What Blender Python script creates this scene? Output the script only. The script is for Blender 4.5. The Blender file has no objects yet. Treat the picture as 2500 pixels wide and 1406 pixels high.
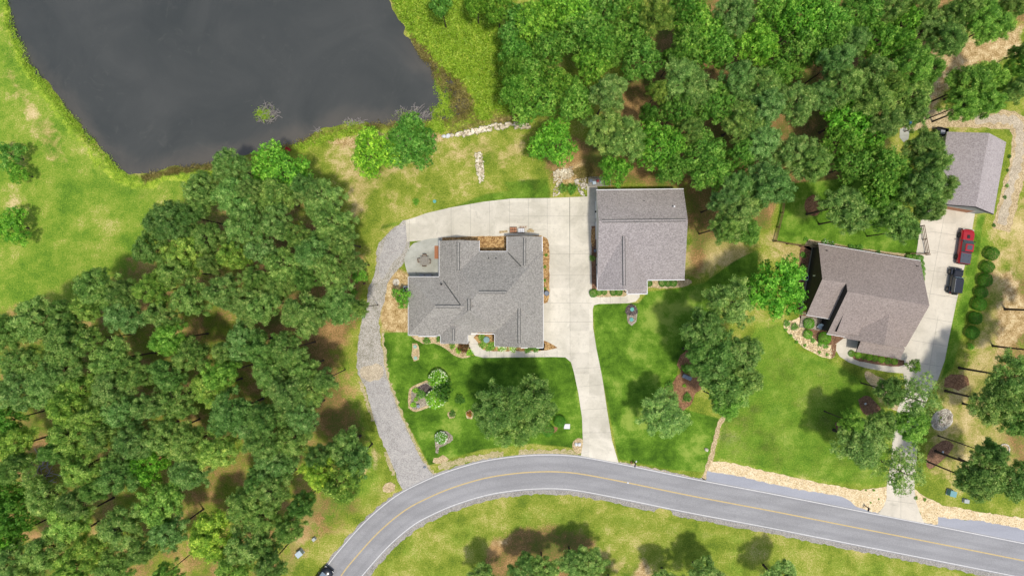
import bpy, bmesh, math, random
import numpy as np
from mathutils import Vector, Matrix
random.seed(7); rng = np.random.default_rng(7)
SC = bpy.context.scene
# ------------------------------------------------------------------ camera, light
H = 108.0                 # drone height above ground (m)
K = 0.065                 # metres of ground per photo pixel
CX, CY = 1250.0, 703.0
cam = bpy.data.cameras.new('camera'); co = bpy.data.objects.new('camera', cam)
SC.collection.objects.link(co); co.location = (0, 0, H); co.rotation_euler = (0, 0, 0)
cam.sensor_width = 36; cam.lens = 18/(1250*K/H); cam.clip_end = 3000; cam.clip_start = 0.5
SC.camera = co
SUNV = Vector((-0.15, 0.24, -1.0)).normalized()
w = bpy.data.worlds.new('World'); SC.world = w; w.use_nodes = True
wn = w.node_tree.nodes; wl = w.node_tree.links; wn.clear()
sky = wn.new('ShaderNodeTexSky'); sky.sky_type = 'NISHITA'; sky.sun_disc = False
sky.sun_elevation = math.asin(-SUNV.z); sky.sun_rotation = math.atan2(-SUNV.x, -SUNV.y)
sky.dust_density = 2.5; sky.air_density = 1.0; sky.ozone_density = 1.0
bg = wn.new('ShaderNodeBackground'); bg.inputs[1].default_value = 0.15
wo = wn.new('ShaderNodeOutputWorld'); wl.new(sky.outputs[0], bg.inputs[0]); wl.new(bg.outputs[0], wo.inputs[0])
sl = bpy.data.lights.new('sun', 'SUN'); sl.energy = 2.9; sl.angle = math.radians(4); sl.color = (1, .95, .87)
so = bpy.data.objects.new('sun', sl); SC.collection.objects.link(so); so.location = (20, -30, 90)
so.rotation_euler = SUNV.to_track_quat('-Z', 'Y').to_euler()
SC.view_settings.view_transform = 'Standard'; SC.view_settings.look = 'None'
SC.view_settings.exposure = 0.0; SC.view_settings.gamma = 1; SC.view_settings.use_curve_mapping = False
SC.render.engine = 'CYCLES'; SC.cycles.max_bounces = 6; SC.cycles.transparent_max_bounces = 4

# ------------------------------------------------------------------ helpers
def G(px, py, h=0.0):
    """ground metres under a photo pixel seen at height h"""
    f = (H-h)/H
    return ((px-CX)*K*f, (CY-py)*K*f)
def coll(): return SC.collection
def tag(o, label=None, cat=None, group=None, kind=None):
    if label: o['label'] = label
    if cat: o['category'] = cat
    if group: o['group'] = group
    if kind: o['kind'] = kind
    return o
def empty(name, loc, rz=0, label=None, cat=None, group=None):
    o = bpy.data.objects.new(name, None); coll().objects.link(o); o.location = loc; o.rotation_euler = (0, 0, rz)
    o.empty_display_size = .5
    return tag(o, label, cat, group)
def copy_tree(o, parent=None):
    c = o.copy(); coll().objects.link(c)
    c.parent = parent
    for ch in list(o.children): copy_tree(ch, c)
    return c
class MB:
    def __init__(s): s.v = []; s.f = []; s.m = []
    def add(s, vs, fs, mi=0):
        n = len(s.v); s.v += [tuple(p) for p in vs]; s.f += [tuple(i+n for i in f) for f in fs]; s.m += [mi]*len(fs); return s
    def box(s, c, d, rz=0, mi=0, tilt=None, taper=1.0):
        M = Matrix.Rotation(rz, 3, 'Z')
        if tilt is not None: M = M @ Matrix.Rotation(tilt, 3, 'X')
        vs = []
        for z in (-.5, .5):
            t = taper if z > 0 else 1
            for x, y in ((-.5, -.5), (.5, -.5), (.5, .5), (-.5, .5)):
                vs.append(Vector(c)+M @ Vector((x*d[0]*t, y*d[1]*t, z*d[2])))
        return s.add(vs, [(3, 2, 1, 0), (4, 5, 6, 7), (0, 1, 5, 4), (1, 2, 6, 5), (2, 3, 7, 6), (3, 0, 4, 7)], mi)
    def cyl(s, c, r, h, n=14, axis='Z', r2=None, mi=0):
        r2 = r if r2 is None else r2; vs = []
        for k, (z, rr) in enumerate(((0, r), (h, r2))):
            for i in range(n):
                a = 2*math.pi*i/n; p = (rr*math.cos(a), rr*math.sin(a), z)
                if axis == 'X': p = (p[2], p[0], p[1])
                if axis == 'Y': p = (p[0], p[2], p[1])
                vs.append(Vector(c)+Vector(p))
        fs = [(i, (i+1) % n, n+(i+1) % n, n+i) for i in range(n)]+[tuple(range(n-1, -1, -1)), tuple(range(n, 2*n))]
        return s.add(vs, fs, mi)
    def tube(s, pts, rs, n=6, mi=0):
        vs = []; fs = []
        for k, p in enumerate(pts):
            a = Vector(pts[max(k-1, 0)]); b = Vector(pts[min(k+1, len(pts)-1)]); d = (b-a)
            d = d.normalized() if d.length > 1e-6 else Vector((0, 0, 1))
            u = d.orthogonal().normalized(); v = d.cross(u)
            for i in range(n):
                t = 2*math.pi*i/n; vs.append(Vector(p)+(u*math.cos(t)+v*math.sin(t))*rs[k])
        for k in range(len(pts)-1):
            for i in range(n): fs.append((k*n+i, k*n+(i+1) % n, (k+1)*n+(i+1) % n, (k+1)*n+i))
        fs.append(tuple(range(n-1, -1, -1))); fs.append(tuple((len(pts)-1)*n+i for i in range(n)))
        return s.add(vs, fs, mi)
    def ball(s, c, r, n=10, m=6, mi=0, jit=0.0):
        vs = [Vector(c)+Vector((0, 0, r[2]))]
        for j in range(1, m):
            t = math.pi*j/m
            for i in range(n):
                a = 2*math.pi*i/n; q = 1+random.uniform(-jit, jit)
                vs.append(Vector(c)+Vector((r[0]*math.sin(t)*math.cos(a)*q, r[1]*math.sin(t)*math.sin(a)*q, r[2]*math.cos(t)*q)))
        vs.append(Vector(c)-Vector((0, 0, r[2]))); L = len(vs)-1
        fs = [(0, 1+i, 1+(i+1) % n) for i in range(n)]
        for j in range(m-2):
            for i in range(n): fs.append((1+j*n+i, 1+(j+1)*n+i, 1+(j+1)*n+(i+1) % n, 1+j*n+(i+1) % n))
        fs += [(L, 1+(m-2)*n+(i+1) % n, 1+(m-2)*n+i) for i in range(n)]
        return s.add(vs, fs, mi)
    def loft(s, secs, mi=0):
        n = len(secs[0]); vs = [p for q in secs for p in q]; fs = []
        for k in range(len(secs)-1):
            for i in range(n): fs.append((k*n+i, k*n+(i+1) % n, (k+1)*n+(i+1) % n, (k+1)*n+i))
        fs.append(tuple(range(n-1, -1, -1))); fs.append(tuple((len(secs)-1)*n+i for i in range(n)))
        return s.add(vs, fs, mi)
    def build(s, name, mats, parent=None, smooth=False, bevel=0):
        me = bpy.data.meshes.new(name); me.from_pydata(s.v, [], s.f)
        if not isinstance(mats, (list, tuple)): mats = [mats]
        for m in mats: me.materials.append(m)
        for p, mi in zip(me.polygons, s.m): p.material_index = mi; p.use_smooth = smooth
        bm = bmesh.new(); bm.from_mesh(me); bmesh.ops.recalc_face_normals(bm, faces=bm.faces)
        if bevel: bmesh.ops.bevel(bm, geom=list(bm.edges), offset=bevel, segments=2, affect='EDGES', clamp_overlap=True)
        bm.to_mesh(me); bm.free()
        o = bpy.data.objects.new(name, me); coll().objects.link(o)
        if parent: o.parent = parent
        return o

# ------------------------------------------------------------------ materials
def L(c):
    if isinstance(c, (int, float)): c = (c, c, c)
    return tuple(((x/255)/12.92 if x/255 <= .04045 else ((x/255+.055)/1.055)**2.4) for x in c)+(1,)
class NT:
    def __init__(s, name):
        s.m = bpy.data.materials.new(name); s.m.use_nodes = True; s.t = s.m.node_tree; s.t.nodes.clear()
        s.out = s.n('ShaderNodeOutputMaterial'); s.p = s.n('ShaderNodeBsdfPrincipled'); s.l(s.p.outputs[0], s.out.inputs[0])
        s.p.inputs['Specular IOR Level'].default_value = .25; s._tc = None
    def n(s, t, **k):
        x = s.t.nodes.new(t)
        for a, b in k.items(): setattr(x, a, b)
        return x
    def l(s, a, b): s.t.links.new(a, b)
    def coord(s):
        if not s._tc: s._tc = s.n('ShaderNodeNewGeometry').outputs['Position']
        return s._tc
    def noise(s, scale, det=4, rough=.6, dist=0, vec=None, stretch=None):
        x = s.n('ShaderNodeTexNoise'); x.inputs['Scale'].default_value = scale; x.inputs['Detail'].default_value = det
        x.inputs['Roughness'].default_value = rough; x.inputs['Distortion'].default_value = dist
        v = vec or s.coord()
        if stretch:
            mp = s.n('ShaderNodeMapping'); mp.inputs['Scale'].default_value = stretch[0]; mp.inputs['Rotation'].default_value = (0, 0, stretch[1]); s.l(v, mp.inputs[0]); v = mp.outputs[0]
        s.l(v, x.inputs['Vector']); return x.outputs['Fac']
    def vor(s, scale, feat='F1', out='Distance'):
        x = s.n('ShaderNodeTexVoronoi'); x.feature = feat; x.inputs['Scale'].default_value = scale; s.l(s.coord(), x.inputs['Vector']); return x.outputs[out]
    def ramp(s, fac, stops, interp='LINEAR'):
        r = s.n('ShaderNodeValToRGB'); r.color_ramp.interpolation = interp; e = r.color_ramp.elements
        while len(e) < len(stops): e.new(.5)
        for q, (p, c) in zip(e, stops): q.position = p; q.color = c if len(c) == 4 else tuple(c)+(1,)
        s.l(fac, r.inputs[0]); return r.outputs[0]
    def math(s, op, a, b=None, c=None, clamp=False):
        x = s.n('ShaderNodeMath', operation=op); x.use_clamp = clamp
        for i, v in enumerate((a, b, c)):
            if v is None: continue
            if isinstance(v, (int, float)): x.inputs[i].default_value = v
            else: s.l(v, x.inputs[i])
        return x.outputs[0]
    def mix(s, f, a, b, mode='MIX'):
        x = s.n('ShaderNodeMix', data_type='RGBA', blend_type=mode)
        for sock, v in ((x.inputs['Factor'], f), (x.inputs['A'], a), (x.inputs['B'], b)):
            if isinstance(v, (int, float)): sock.default_value = v
            elif isinstance(v, tuple): sock.default_value = v if len(v) == 4 else v+(1,)
            else: s.l(v, sock)
        return x.outputs['Result']
    def smooth(s, v, lo, hi):
        x = s.n('ShaderNodeMapRange'); x.interpolation_type = 'SMOOTHSTEP'; x.inputs[1].default_value = lo; x.inputs[2].default_value = hi
        s.l(v, x.inputs[0]); return x.outputs[0]
    def col(s, c):
        if isinstance(c, tuple): s.p.inputs['Base Color'].default_value = c
        else: s.l(c, s.p.inputs['Base Color'])
    def rough(s, r): s.p.inputs['Roughness'].default_value = r
    def bump(s, h, st=.3, dist=.05):
        b = s.n('ShaderNodeBump'); b.inputs['Strength'].default_value = st; b.inputs['Distance'].default_value = dist
        s.l(h, b.inputs['Height']); s.l(b.outputs[0], s.p.inputs['Normal'])

def plain(name, c, rough=.6, metal=0, var=.12, scale=6, spec=None, coat=0):
    t = NT(name); c = L(c) if max(c) > 1 else tuple(c)+(1,)
    n = t.noise(scale, 4); a = tuple(x*(1-var) for x in c[:3])+(1,); b = tuple(min(1, x*(1+var)) for x in c[:3])+(1,)
    t.col(t.ramp(n, [(.3, a), (.7, b)])); t.rough(rough); t.p.inputs['Metallic'].default_value = metal
    if spec is not None: t.p.inputs['Specular IOR Level'].default_value = spec
    if coat: t.p.inputs['Coat Weight'].default_value = coat; t.p.inputs['Coat Roughness'].default_value = .08
    return t.m
M = {}
M['white'] = plain('white_paint', (.66, .66, .66), .5, var=.05)
M['trim'] = plain('trim_white', (.7, .7, .69), .45, var=.04)
M['siding_light'] = plain('siding_light', (.5, .49, .46), .6, var=.06, scale=2)
M['siding_dark'] = plain('siding_dark', (.028, .027, .027), .7, var=.15, scale=2)
M['siding_grey'] = plain('siding_grey', (.3, .31, .3), .6, var=.08, scale=2)
M['wood'] = plain('wood', (.16, .09, .05), .8, var=.3, scale=5)
M['greywood'] = plain('weathered_wood', (.27, .25, .21), .85, var=.2, scale=5)
M['black'] = plain('black_plastic', (.02, .02, .022), .5, var=.2)
M['steel'] = plain('steel', (.42, .44, .46), .4, .3, var=.1)
M['glass'] = plain('window_glass', (.03, .045, .055), .08, var=.2, spec=.6)
M['carglass'] = plain('car_glass', (.04, .06, .075), .07, var=.25, spec=.9)
M['carglasslight'] = plain('car_glass_light', (.22, .28, .33), .07, var=.2, spec=.9)
M['tyre'] = plain('tyre_rubber', (.018, .018, .018), .85)
M['rim'] = plain('wheel_rim', (.16, .16, .17), .35, .6)
M['rimblack'] = plain('black_rim', (.03, .03, .03), .4, .3)
M['red'] = plain('red_paint', (.36, .012, .018), .3, var=.06, coat=.6)
M['blackpaint'] = plain('black_paint', (.012, .014, .019), .28, var=.1, coat=.7)
M['softtop'] = plain('black_top', (.018, .024, .038), .6, var=.15)
M['bedcover'] = plain('bed_cover', (.07, .08, .1), .6, var=.1)
M['orangebrown'] = plain('chestnut_mat', (.36, .15, .07), .8, var=.15, scale=12)
M['terracotta'] = plain('terracotta', (.42, .2, .11), .8, var=.2)
M['teal'] = plain('teal_lid', (.12, .38, .33), .6, var=.12, scale=4)
M['lightgreenlid'] = plain('pale_green_lid', (.3, .44, .36), .6, var=.14, scale=4)
M['bluegrey'] = plain('blue_grey_lid', (.2, .33, .33), .55, var=.12, scale=4)
M['navy'] = plain('navy_glaze', (.02, .04, .07), .35, var=.3)
M['greenbox'] = plain('green_cabinet', (.16, .34, .35), .5, var=.06)
M['greybox'] = plain('grey_cabinet', (.4, .43, .41), .55, var=.08)
M['bluebox'] = plain('pale_steel', (.42, .5, .54), .5, var=.07)
M['bluetarp'] = plain('blue_tarp', (.05, .3, .62), .5, var=.25)
M['redplastic'] = plain('red_plastic', (.42, .03, .03), .5)
M['lamp'] = plain('lamp_lens', (.6, .6, .58), .2)
M['redlens'] = plain('red_lens', (.4, .01, .01), .25)
M['bark'] = plain('bark', (.07, .05, .038), .9, var=.4, scale=9)
M['deadwood'] = plain('dead_wood', (.3, .27, .25), .9, var=.3, scale=9)
M['cover'] = plain('grey_cover', (.3, .31, .34), .7, var=.15, scale=3)
M['slate'] = plain('slate', (.2, .23, .27), .8, var=.3, scale=7)
M['petal'] = plain('petal', (.78, .8, .55), .7, var=.12, scale=9)
M['petalwhite'] = plain('petal_white', (.85, .84, .74), .7, var=.1, scale=9)

def mat_ground():
    t = NT('ground'); a1 = t.n('ShaderNodeVertexColor', layer_name='mA'); a2 = t.n('ShaderNodeVertexColor', layer_name='mB')
    s1 = t.n('ShaderNodeSeparateColor'); s2 = t.n('ShaderNodeSeparateColor'); t.l(a1.outputs[0], s1.inputs[0]); t.l(a2.outputs[0], s2.inputs[0])
    lush, mead, straw = s1.outputs; dry, weed, bare = s2.outputs
    nf = t.noise(5.0, 5, .75); nm = t.noise(.9, 5, .65); nl = t.noise(.16, 4, .6); nb = t.noise(.35, 7, .72, .25)
    def brk(mask, n, k=.9, lo=.35, hi=.65):
        return t.smooth(t.math('ADD', mask, t.math('MULTIPLY', t.math('SUBTRACT', n, .5), k)), lo, hi)
    def tex(stops, n):
        n = t.math('ADD', t.math('MULTIPLY', t.math('SUBTRACT', n, .5), 3.8), .5)
        return t.ramp(n, [(p, L(c)) for p, c in stops])
    nx = t.noise(.12, 5, .65, .3); ny = t.noise(.45, 5, .7, .2)
    fm = t.math('ADD', t.math('MULTIPLY', nf, .55), t.math('MULTIPLY', nm, .45))
    nst = t.noise(.9, 4, .6, 0, stretch=((.12, 1, 1), 1.35))
    fl = t.math('ADD', t.math('MULTIPLY', nf, .2), t.math('ADD', t.math('MULTIPLY', ny, .25), t.math('ADD', t.math('MULTIPLY', nx, .47), t.math('MULTIPLY', nst, .08))))
    fn = t.math('ADD', t.math('MULTIPLY', nf, .42), t.math('ADD', t.math('MULTIPLY', nb, .28), t.math('MULTIPLY', nl, .3)))
    base = tex([(.2, (90, 112, 36)), (.45, (124, 140, 46)), (.62, (150, 154, 66)), (.85, (192, 176, 112))], fn)
    clush = tex([(.2, (54, 84, 22)), (.42, (78, 112, 30)), (.6, (100, 136, 40)), (.8, (140, 160, 68))], fl)
    cmead = tex([(.1, (70, 106, 32)), (.36, (102, 137, 41)), (.56, (130, 153, 52)), (.74, (160, 163, 78)), (.92, (206, 190, 134))], fn)
    cstraw = tex([(.15, (84, 104, 42)), (.38, (112, 112, 54)), (.56, (140, 110, 70)), (.78, (180, 144, 94))], fn)
    cdry = tex([(.12, (124, 122, 56)), (.4, (156, 148, 80)), (.6, (182, 164, 104)), (.85, (212, 192, 142))], fn)
    cweed = tex([(.1, (92, 108, 34)), (.4, (120, 150, 42)), (.6, (146, 172, 50)), (.85, (186, 190, 84))], fm)
    cbare = tex([(.15, (134, 112, 66)), (.4, (172, 144, 98)), (.6, (196, 170, 122)), (.85, (220, 200, 156))], fm)
    c = base
    c = t.mix(brk(mead, nb), c, cmead); c = t.mix(brk(dry, nb, 1.3), c, cdry); c = t.mix(brk(straw, nb, 1.0), c, cstraw)
    c = t.mix(brk(weed, nm, .8), c, cweed); c = t.mix(brk(bare, nb, 1.1), c, cbare); c = t.mix(brk(lush, nb, .45, .3, .62), c, clush)
    t.col(c); t.rough(.95); t.p.inputs['Specular IOR Level'].default_value = .08
    t.bump(fm, .7, .12); return t.m
M['ground'] = mat_ground()
def mat_concrete(name, a, b, stain, k=.6):
    t = NT(name); n1 = t.noise(.22, 5, .65, .6); n2 = t.noise(1.3, 5, .7); n3 = t.noise(14, 3, .7); n4 = t.noise(.5, 4, .6, 2.5)
    c = t.ramp(n1, [(.35, L(a)), (.62, L(b))]); c = t.mix(t.math('MULTIPLY', t.smooth(n4, .58, .78), k), c, L(stain))
    c = t.mix(t.math('MULTIPLY', t.smooth(n2, .5, .75), .3), c, L(stain)); c = t.mix(.10, c, t.ramp(n3, [(.35, (.15, .15, .14, 1)), (.65, (1, 1, .97, 1))]))
    br = t.n('ShaderNodeTexBrick'); br.offset = 0; br.inputs['Scale'].default_value = 1; br.inputs['Brick Width'].default_value = 3.06; br.inputs['Row Height'].default_value = 3.4; br.inputs['Mortar Size'].default_value = 0
    br.inputs['Color1'].default_value = (.9, .9, .89, 1); br.inputs['Color2'].default_value = (1.05, 1.05, 1.04, 1); t.l(t.coord(), br.inputs['Vector']); c = t.mix(1.0, c, br.outputs['Color'], 'MULTIPLY')
    n6 = t.noise(.7, 5, .75, .6, stretch=((.4, 2.2, 1), .5)); c = t.mix(t.math('MULTIPLY', t.smooth(n6, .58, .72), .35), c, L((128, 124, 110)))
    t.col(c); t.rough(.85); t.bump(n3, .15, .01); return t.m
M['concrete'] = mat_concrete('driveway_concrete', (190, 183, 164), (217, 209, 191), (152, 147, 130), .5)
M['concrete_light'] = mat_concrete('new_concrete', (198, 189, 170), (217, 207, 188), (170, 162, 146), .3)
M['concrete_patio'] = mat_concrete('patio_concrete', (150, 150, 136), (184, 184, 172), (118, 120, 106), .8)
def mat_asphalt(name, a, b, sc=10, tracks=False):
    t = NT(name); n1 = t.noise(.25, 4, .6, 0, stretch=((.35, 1.6, 1), -.3)); n2 = t.noise(sc, 4, .8); c = t.ramp(n1, [(.35, L(a)), (.65, L(b))])
    c = t.mix(.22, c, t.ramp(n2, [(.35, (.08, .08, .08, 1)), (.65, (.6, .6, .6, 1))]))
    if tracks:
        tc = t.n('ShaderNodeTexCoord'); sx = t.n('ShaderNodeSeparateXYZ'); t.l(tc.outputs['UV'], sx.inputs[0])
        w4 = t.math('SINE', t.math('MULTIPLY', sx.outputs[1], 25.13)); n5 = t.noise(.3, 4, .7)
        c = t.mix(t.math('MULTIPLY', t.smooth(t.math('ADD', w4, n5), .3, 1.6), .22), c, L((118, 118, 120)))
        v = t.n('ShaderNodeTexVoronoi'); v.feature = 'DISTANCE_TO_EDGE'; v.inputs['Scale'].default_value = .11; mp = t.n('ShaderNodeMix', data_type='VECTOR'); nn = t.n('ShaderNodeTexNoise'); nn.inputs['Scale'].default_value = .8; nn.inputs['Detail'].default_value = 6
        t.l(t.coord(), nn.inputs['Vector']); mp.inputs['Factor'].default_value = .12; t.l(t.coord(), mp.inputs['A']); vm = t.n('ShaderNodeVectorMath', operation='SCALE'); vm.inputs['Scale'].default_value = 20; t.l(nn.outputs['Color'], vm.inputs[0]); t.l(vm.outputs[0], mp.inputs['B']); t.l(mp.outputs['Result'], v.inputs['Vector'])
        c = t.mix(t.math('MULTIPLY', t.math('SUBTRACT', 1, t.smooth(v.outputs['Distance'], .0, .01)), .12), c, L((84, 84, 84)))
    t.col(c); t.rough(.85); t.bump(n2, .2, .01); return t.m
M['asphalt'] = mat_asphalt('asphalt', (138, 137, 137), (156, 155, 155), tracks=True)
M['asphalt_blue'] = mat_asphalt('new_shoulder', (150, 152, 160), (164, 166, 174), 14)
def mat_gravel(name, stops, sc=9, bs=.8):
    t = NT(name); v = t.n('ShaderNodeTexVoronoi'); v.inputs['Scale'].default_value = sc; t.l(t.coord(), v.inputs['Vector'])
    sp = t.n('ShaderNodeSeparateColor'); t.l(v.outputs['Color'], sp.inputs[0]); n = t.noise(.5, 5, .7, 1)
    f = t.math('ADD', t.math('MULTIPLY', sp.outputs[0], .45), t.math('MULTIPLY', n, .55))
    t.col(t.ramp(f, [(p, L(c)) for p, c in stops])); t.rough(.9); t.bump(v.outputs['Distance'], bs, .06); return t.m
M['gravel'] = mat_gravel('gravel', [(.2, (136, 132, 127)), (.4, (160, 156, 151)), (.6, (178, 174, 168)), (.75, (192, 186, 178))], 11, .4)
M['gravel_worn'] = mat_gravel('worn_gravel', [(.22, (118, 114, 92)), (.38, (148, 143, 128)), (.55, (172, 167, 158)), (.75, (198, 190, 178))], 11, .4)
M['gravel_tan'] = mat_gravel('tan_gravel', [(.2, (140, 128, 108)), (.4, (172, 158, 134)), (.6, (192, 178, 152)), (.8, (212, 198, 172))], 11, .4)
M['riverrock'] = mat_gravel('river_rock', [(.15, (168, 140, 98)), (.35, (206, 182, 138)), (.6, (228, 208, 168)), (.85, (244, 232, 204))], 10, .4)
M['shoulder'] = mat_gravel('road_shoulder', [(.2, (110, 106, 98)), (.45, (146, 142, 136)), (.7, (174, 168, 158))], 11, .4)
M['mulch'] = mat_gravel('brown_mulch', [(.2, (84, 62, 46)), (.45, (116, 86, 64)), (.7, (148, 114, 88))], 9, .4)
M['mulch_red'] = mat_gravel('red_mulch', [(.2, (92, 66, 46)), (.45, (130, 94, 66)), (.7, (162, 124, 90))], 9, .4)
M['mulch_dark'] = mat_gravel('dark_mulch', [(.2, (52, 44, 44)), (.5, (84, 74, 72)), (.8, (124, 112, 106))], 8)
M['bedstraw'] = mat_gravel('bed_straw', [(.2, (104, 74, 46)), (.45, (156, 120, 74)), (.7, (196, 162, 110))], 6)
M['bedgrey'] = mat_gravel('bed_gravel', [(.2, (90, 82, 72)), (.45, (136, 126, 110)), (.7, (178, 166, 146))], 8)
M['bedtan'] = mat_gravel('bed_tan', [(.2, (136, 118, 84)), (.45, (176, 154, 114)), (.7, (210, 190, 150))], 9, .5)
M['verge'] = mat_gravel('verge_sand', [(.15, (120, 124, 62)), (.4, (158, 150, 100)), (.6, (184, 168, 130)), (.8, (206, 190, 158))], 9, .4)
M['rockpale'] = mat_gravel('cream_rock', [(.2, (176, 160, 130)), (.5, (214, 202, 174)), (.8, (238, 230, 208))], 1.6, .2)
M['rock'] = mat_gravel('pale_rock', [(.2, (150, 138, 122)), (.5, (196, 186, 168)), (.8, (226, 220, 204))], 2.5, .4)
def mat_line(name, c):
    t = NT(name); n = t.noise(3, 5, .8); t.col(t.ramp(n, [(.3, tuple(x*.72 for x in L(c)[:3])+(1,)), (.55, L(c))])); t.rough(.7); return t.m
M['linewhite'] = mat_line('white_marking', (216, 214, 210)); M['lineyellow'] = mat_line('yellow_marking', (200, 176, 122))
M['joint'] = plain('joint', (134, 130, 118), .9)
M['edge_dark'] = plain('asphalt_edge', (92, 90, 86), .9)
def mat_shingle(name, a, b, c, courses=True):
    t = NT(name); n1 = t.noise(4.6, 3, .85); n2 = t.noise(2.2, 4, .6); n3 = t.noise(.2, 3, .5)
    br = t.n('ShaderNodeTexBrick'); br.inputs['Scale'].default_value = 1; br.inputs['Brick Width'].default_value = .5; br.inputs['Row Height'].default_value = .22
    br.inputs['Mortar Size'].default_value = .012; br.inputs['Bias'].default_value = 0
    br.inputs['Color1'].default_value = (0, 0, 0, 1); br.inputs['Color2'].default_value = (1, 1, 1, 1); br.inputs['Mortar'].default_value = (.2, .2, .2, 1)
    tc = t.n('ShaderNodeTexCoord'); t.l(tc.outputs['UV'], br.inputs['Vector'])
    f = t.math('ADD', t.math('MULTIPLY', n1, .84), t.math('ADD', t.math('MULTIPLY', n2, .12), t.math('MULTIPLY', br.outputs['Color'], .04)))
    col = t.ramp(f, [(.34, L(a)), (.48, L(b)), (.62, L(c))]); col = t.mix(t.math('MULTIPLY', t.smooth(n3, .4, .75), .25), col, L(c))
    t.col(col); t.rough(.9); t.bump(br.outputs['Fac'], -.3, .01); return t.m
M['shingle'] = mat_shingle('shingle_grey', (112, 109, 103), (142, 138, 131), (170, 166, 157))
M['shingle2'] = mat_shingle('shingle_taupe', (118, 111, 109), (146, 139, 136), (174, 166, 162))
M['shingle3'] = mat_shingle('shingle_brown', (118, 107, 101), (143, 131, 124), (166, 153, 145))
M['shingle4'] = mat_shingle('shingle_pale', (132, 123, 122), (160, 151, 149), (186, 176, 174))
M['ridgedark'] = plain('ridge_vent_shade', (.07, .075, .07), .9)  # near-black vent tone, its dark edges painted in as vent shadow
def mat_water():
    t = NT('pond_water'); at = t.n('ShaderNodeVertexColor', layer_name='sil'); n = t.noise(.07, 5, .6, 1); n2 = t.noise(1.2, 4, .6); n3 = t.noise(9, 3, .6)
    c = t.ramp(n, [(.3, (.046, .050, .045, 1)), (.7, (.070, .072, .064, 1))])
    c = t.mix(t.math('MULTIPLY', t.smooth(t.noise(.3, 6, .7, 2), .55, .75), .35), c, (.1, .098, .085, 1))
    sm = t.smooth(t.math('ADD', at.outputs[0], t.math('MULTIPLY', t.math('SUBTRACT', n, .5), 1.4)), .35, 1.1)
    c = t.mix(t.math('MULTIPLY', sm, .6), c, (.125, .108, .085, 1)); t.col(c); t.rough(.12); t.p.inputs['Specular IOR Level'].default_value = .5
    t.bump(t.math('ADD', n3, n2), .06, .02); return t.m
M['water'] = mat_water()
def mat_leaf(name, dark, mid, light, sc=.9, trans=.42):
    t = NT(name); va = t.n('ShaderNodeAttribute', attribute_name='var'); oi = t.n('ShaderNodeObjectInfo')
    n = t.noise(sc, 3, .6); f = t.math('ADD', t.math('MULTIPLY', va.outputs['Fac'], .6), t.math('MULTIPLY', n, .4))
    c = t.ramp(f, [(.2, L(dark)), (.5, L(mid)), (.8, L(light))]); c = t.mix(1.0, c, oi.outputs['Color'], 'MULTIPLY')
    t.col(c); t.rough(.55); t.p.inputs['Specular IOR Level'].default_value = .3
    tr = t.n('ShaderNodeBsdfTranslucent'); t.l(c, tr.inputs[0]); mx = t.n('ShaderNodeMixShader'); mx.inputs[0].default_value = trans
    t.l(t.p.outputs[0], mx.inputs[1]); t.l(tr.outputs[0], mx.inputs[2]); t.l(mx.outputs[0], t.out.inputs[0]); return t.m
M['pine'] = mat_leaf('pine_needles', (76, 114, 48), (140, 180, 84), (222, 238, 138))
M['broad'] = mat_leaf('broad_leaves', (66, 116, 40), (124, 182, 64), (206, 240, 116))
M['weed'] = mat_leaf('weed_leaves', (112, 136, 36), (156, 194, 50), (212, 226, 94))
M['reed'] = mat_leaf('reed_blades', (98, 92, 44), (150, 140, 76), (196, 184, 112))

# ------------------------------------------------------------------ ground
def P2(pts): return [G(x, y) for x, y in pts]
def curve(pts, closed=True, step=.5):
    """Catmull-Rom through ground points, resampled"""
    n = len(pts); out = []
    rngi = range(n) if closed else range(n-1)
    for i in rngi:
        if closed: p = [pts[(i+k-1) % n] for k in range(4)]
        else: p = [pts[max(0, min(n-1, i+k-1))] for k in range(4)]
        d = math.dist(p[1], p[2]); m = max(1, int(d/step))
        for j in range(m):
            t = j/m
            out.append(tuple(.5*((2*p[1][a])+(-p[0][a]+p[2][a])*t+(2*p[0][a]-5*p[1][a]+4*p[2][a]-p[3][a])*t*t+(-p[0][a]+3*p[1][a]-3*p[2][a]+p[3][a])*t**3) for a in (0, 1)))
    if not closed: out.append(tuple(pts[-1]))
    return out
def sdf(poly, X, Y):
    poly = np.array(poly); d = np.full(X.shape, 1e9); ins = np.zeros(X.shape, bool); n = len(poly)
    for i in range(n):
        a = poly[i]; b = poly[(i+1) % n]; e = b-a; wx = X-a[0]; wy = Y-a[1]
        t = np.clip((wx*e[0]+wy*e[1])/(e@e+1e-12), 0, 1); dx = wx-e[0]*t; dy = wy-e[1]*t
        d = np.minimum(d, dx*dx+dy*dy)
        c = ((a[1] > Y) != (b[1] > Y)) & (X < (b[0]-a[0])*(Y-a[1])/(b[1]-a[1]+1e-12)+a[0]); ins ^= c
    d = np.sqrt(d); return np.where(ins, d, -d)
POND = curve(P2([(-60, -420), (-10, -120), (16, -20), (20, 40), (36, 100), (62, 150), (120, 215), (180, 290), (220, 340), (262, 392), (300, 418), (350, 428), (420, 410), (480, 403),
    (560, 388), (640, 366), (720, 345), (780, 322), (850, 302), (930, 298), (1000, 296), (1060, 292), (1115, 282), (1140, 256), (1128, 225), (1105, 200), (1066, 160), (1030, 119), (995, 78), (962, 22), (944, -10), (925, -120), (900, -420)]))
xs = np.concatenate([[-1600, -700, -300, -150, -110], np.arange(-92, 92.2, .36), [110, 150, 300, 700, 1600]])
ys = np.concatenate([[-1600, -700, -300, -120, -75], np.arange(-55, 55.2, .36), [75, 120, 300, 700, 1600]])
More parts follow.
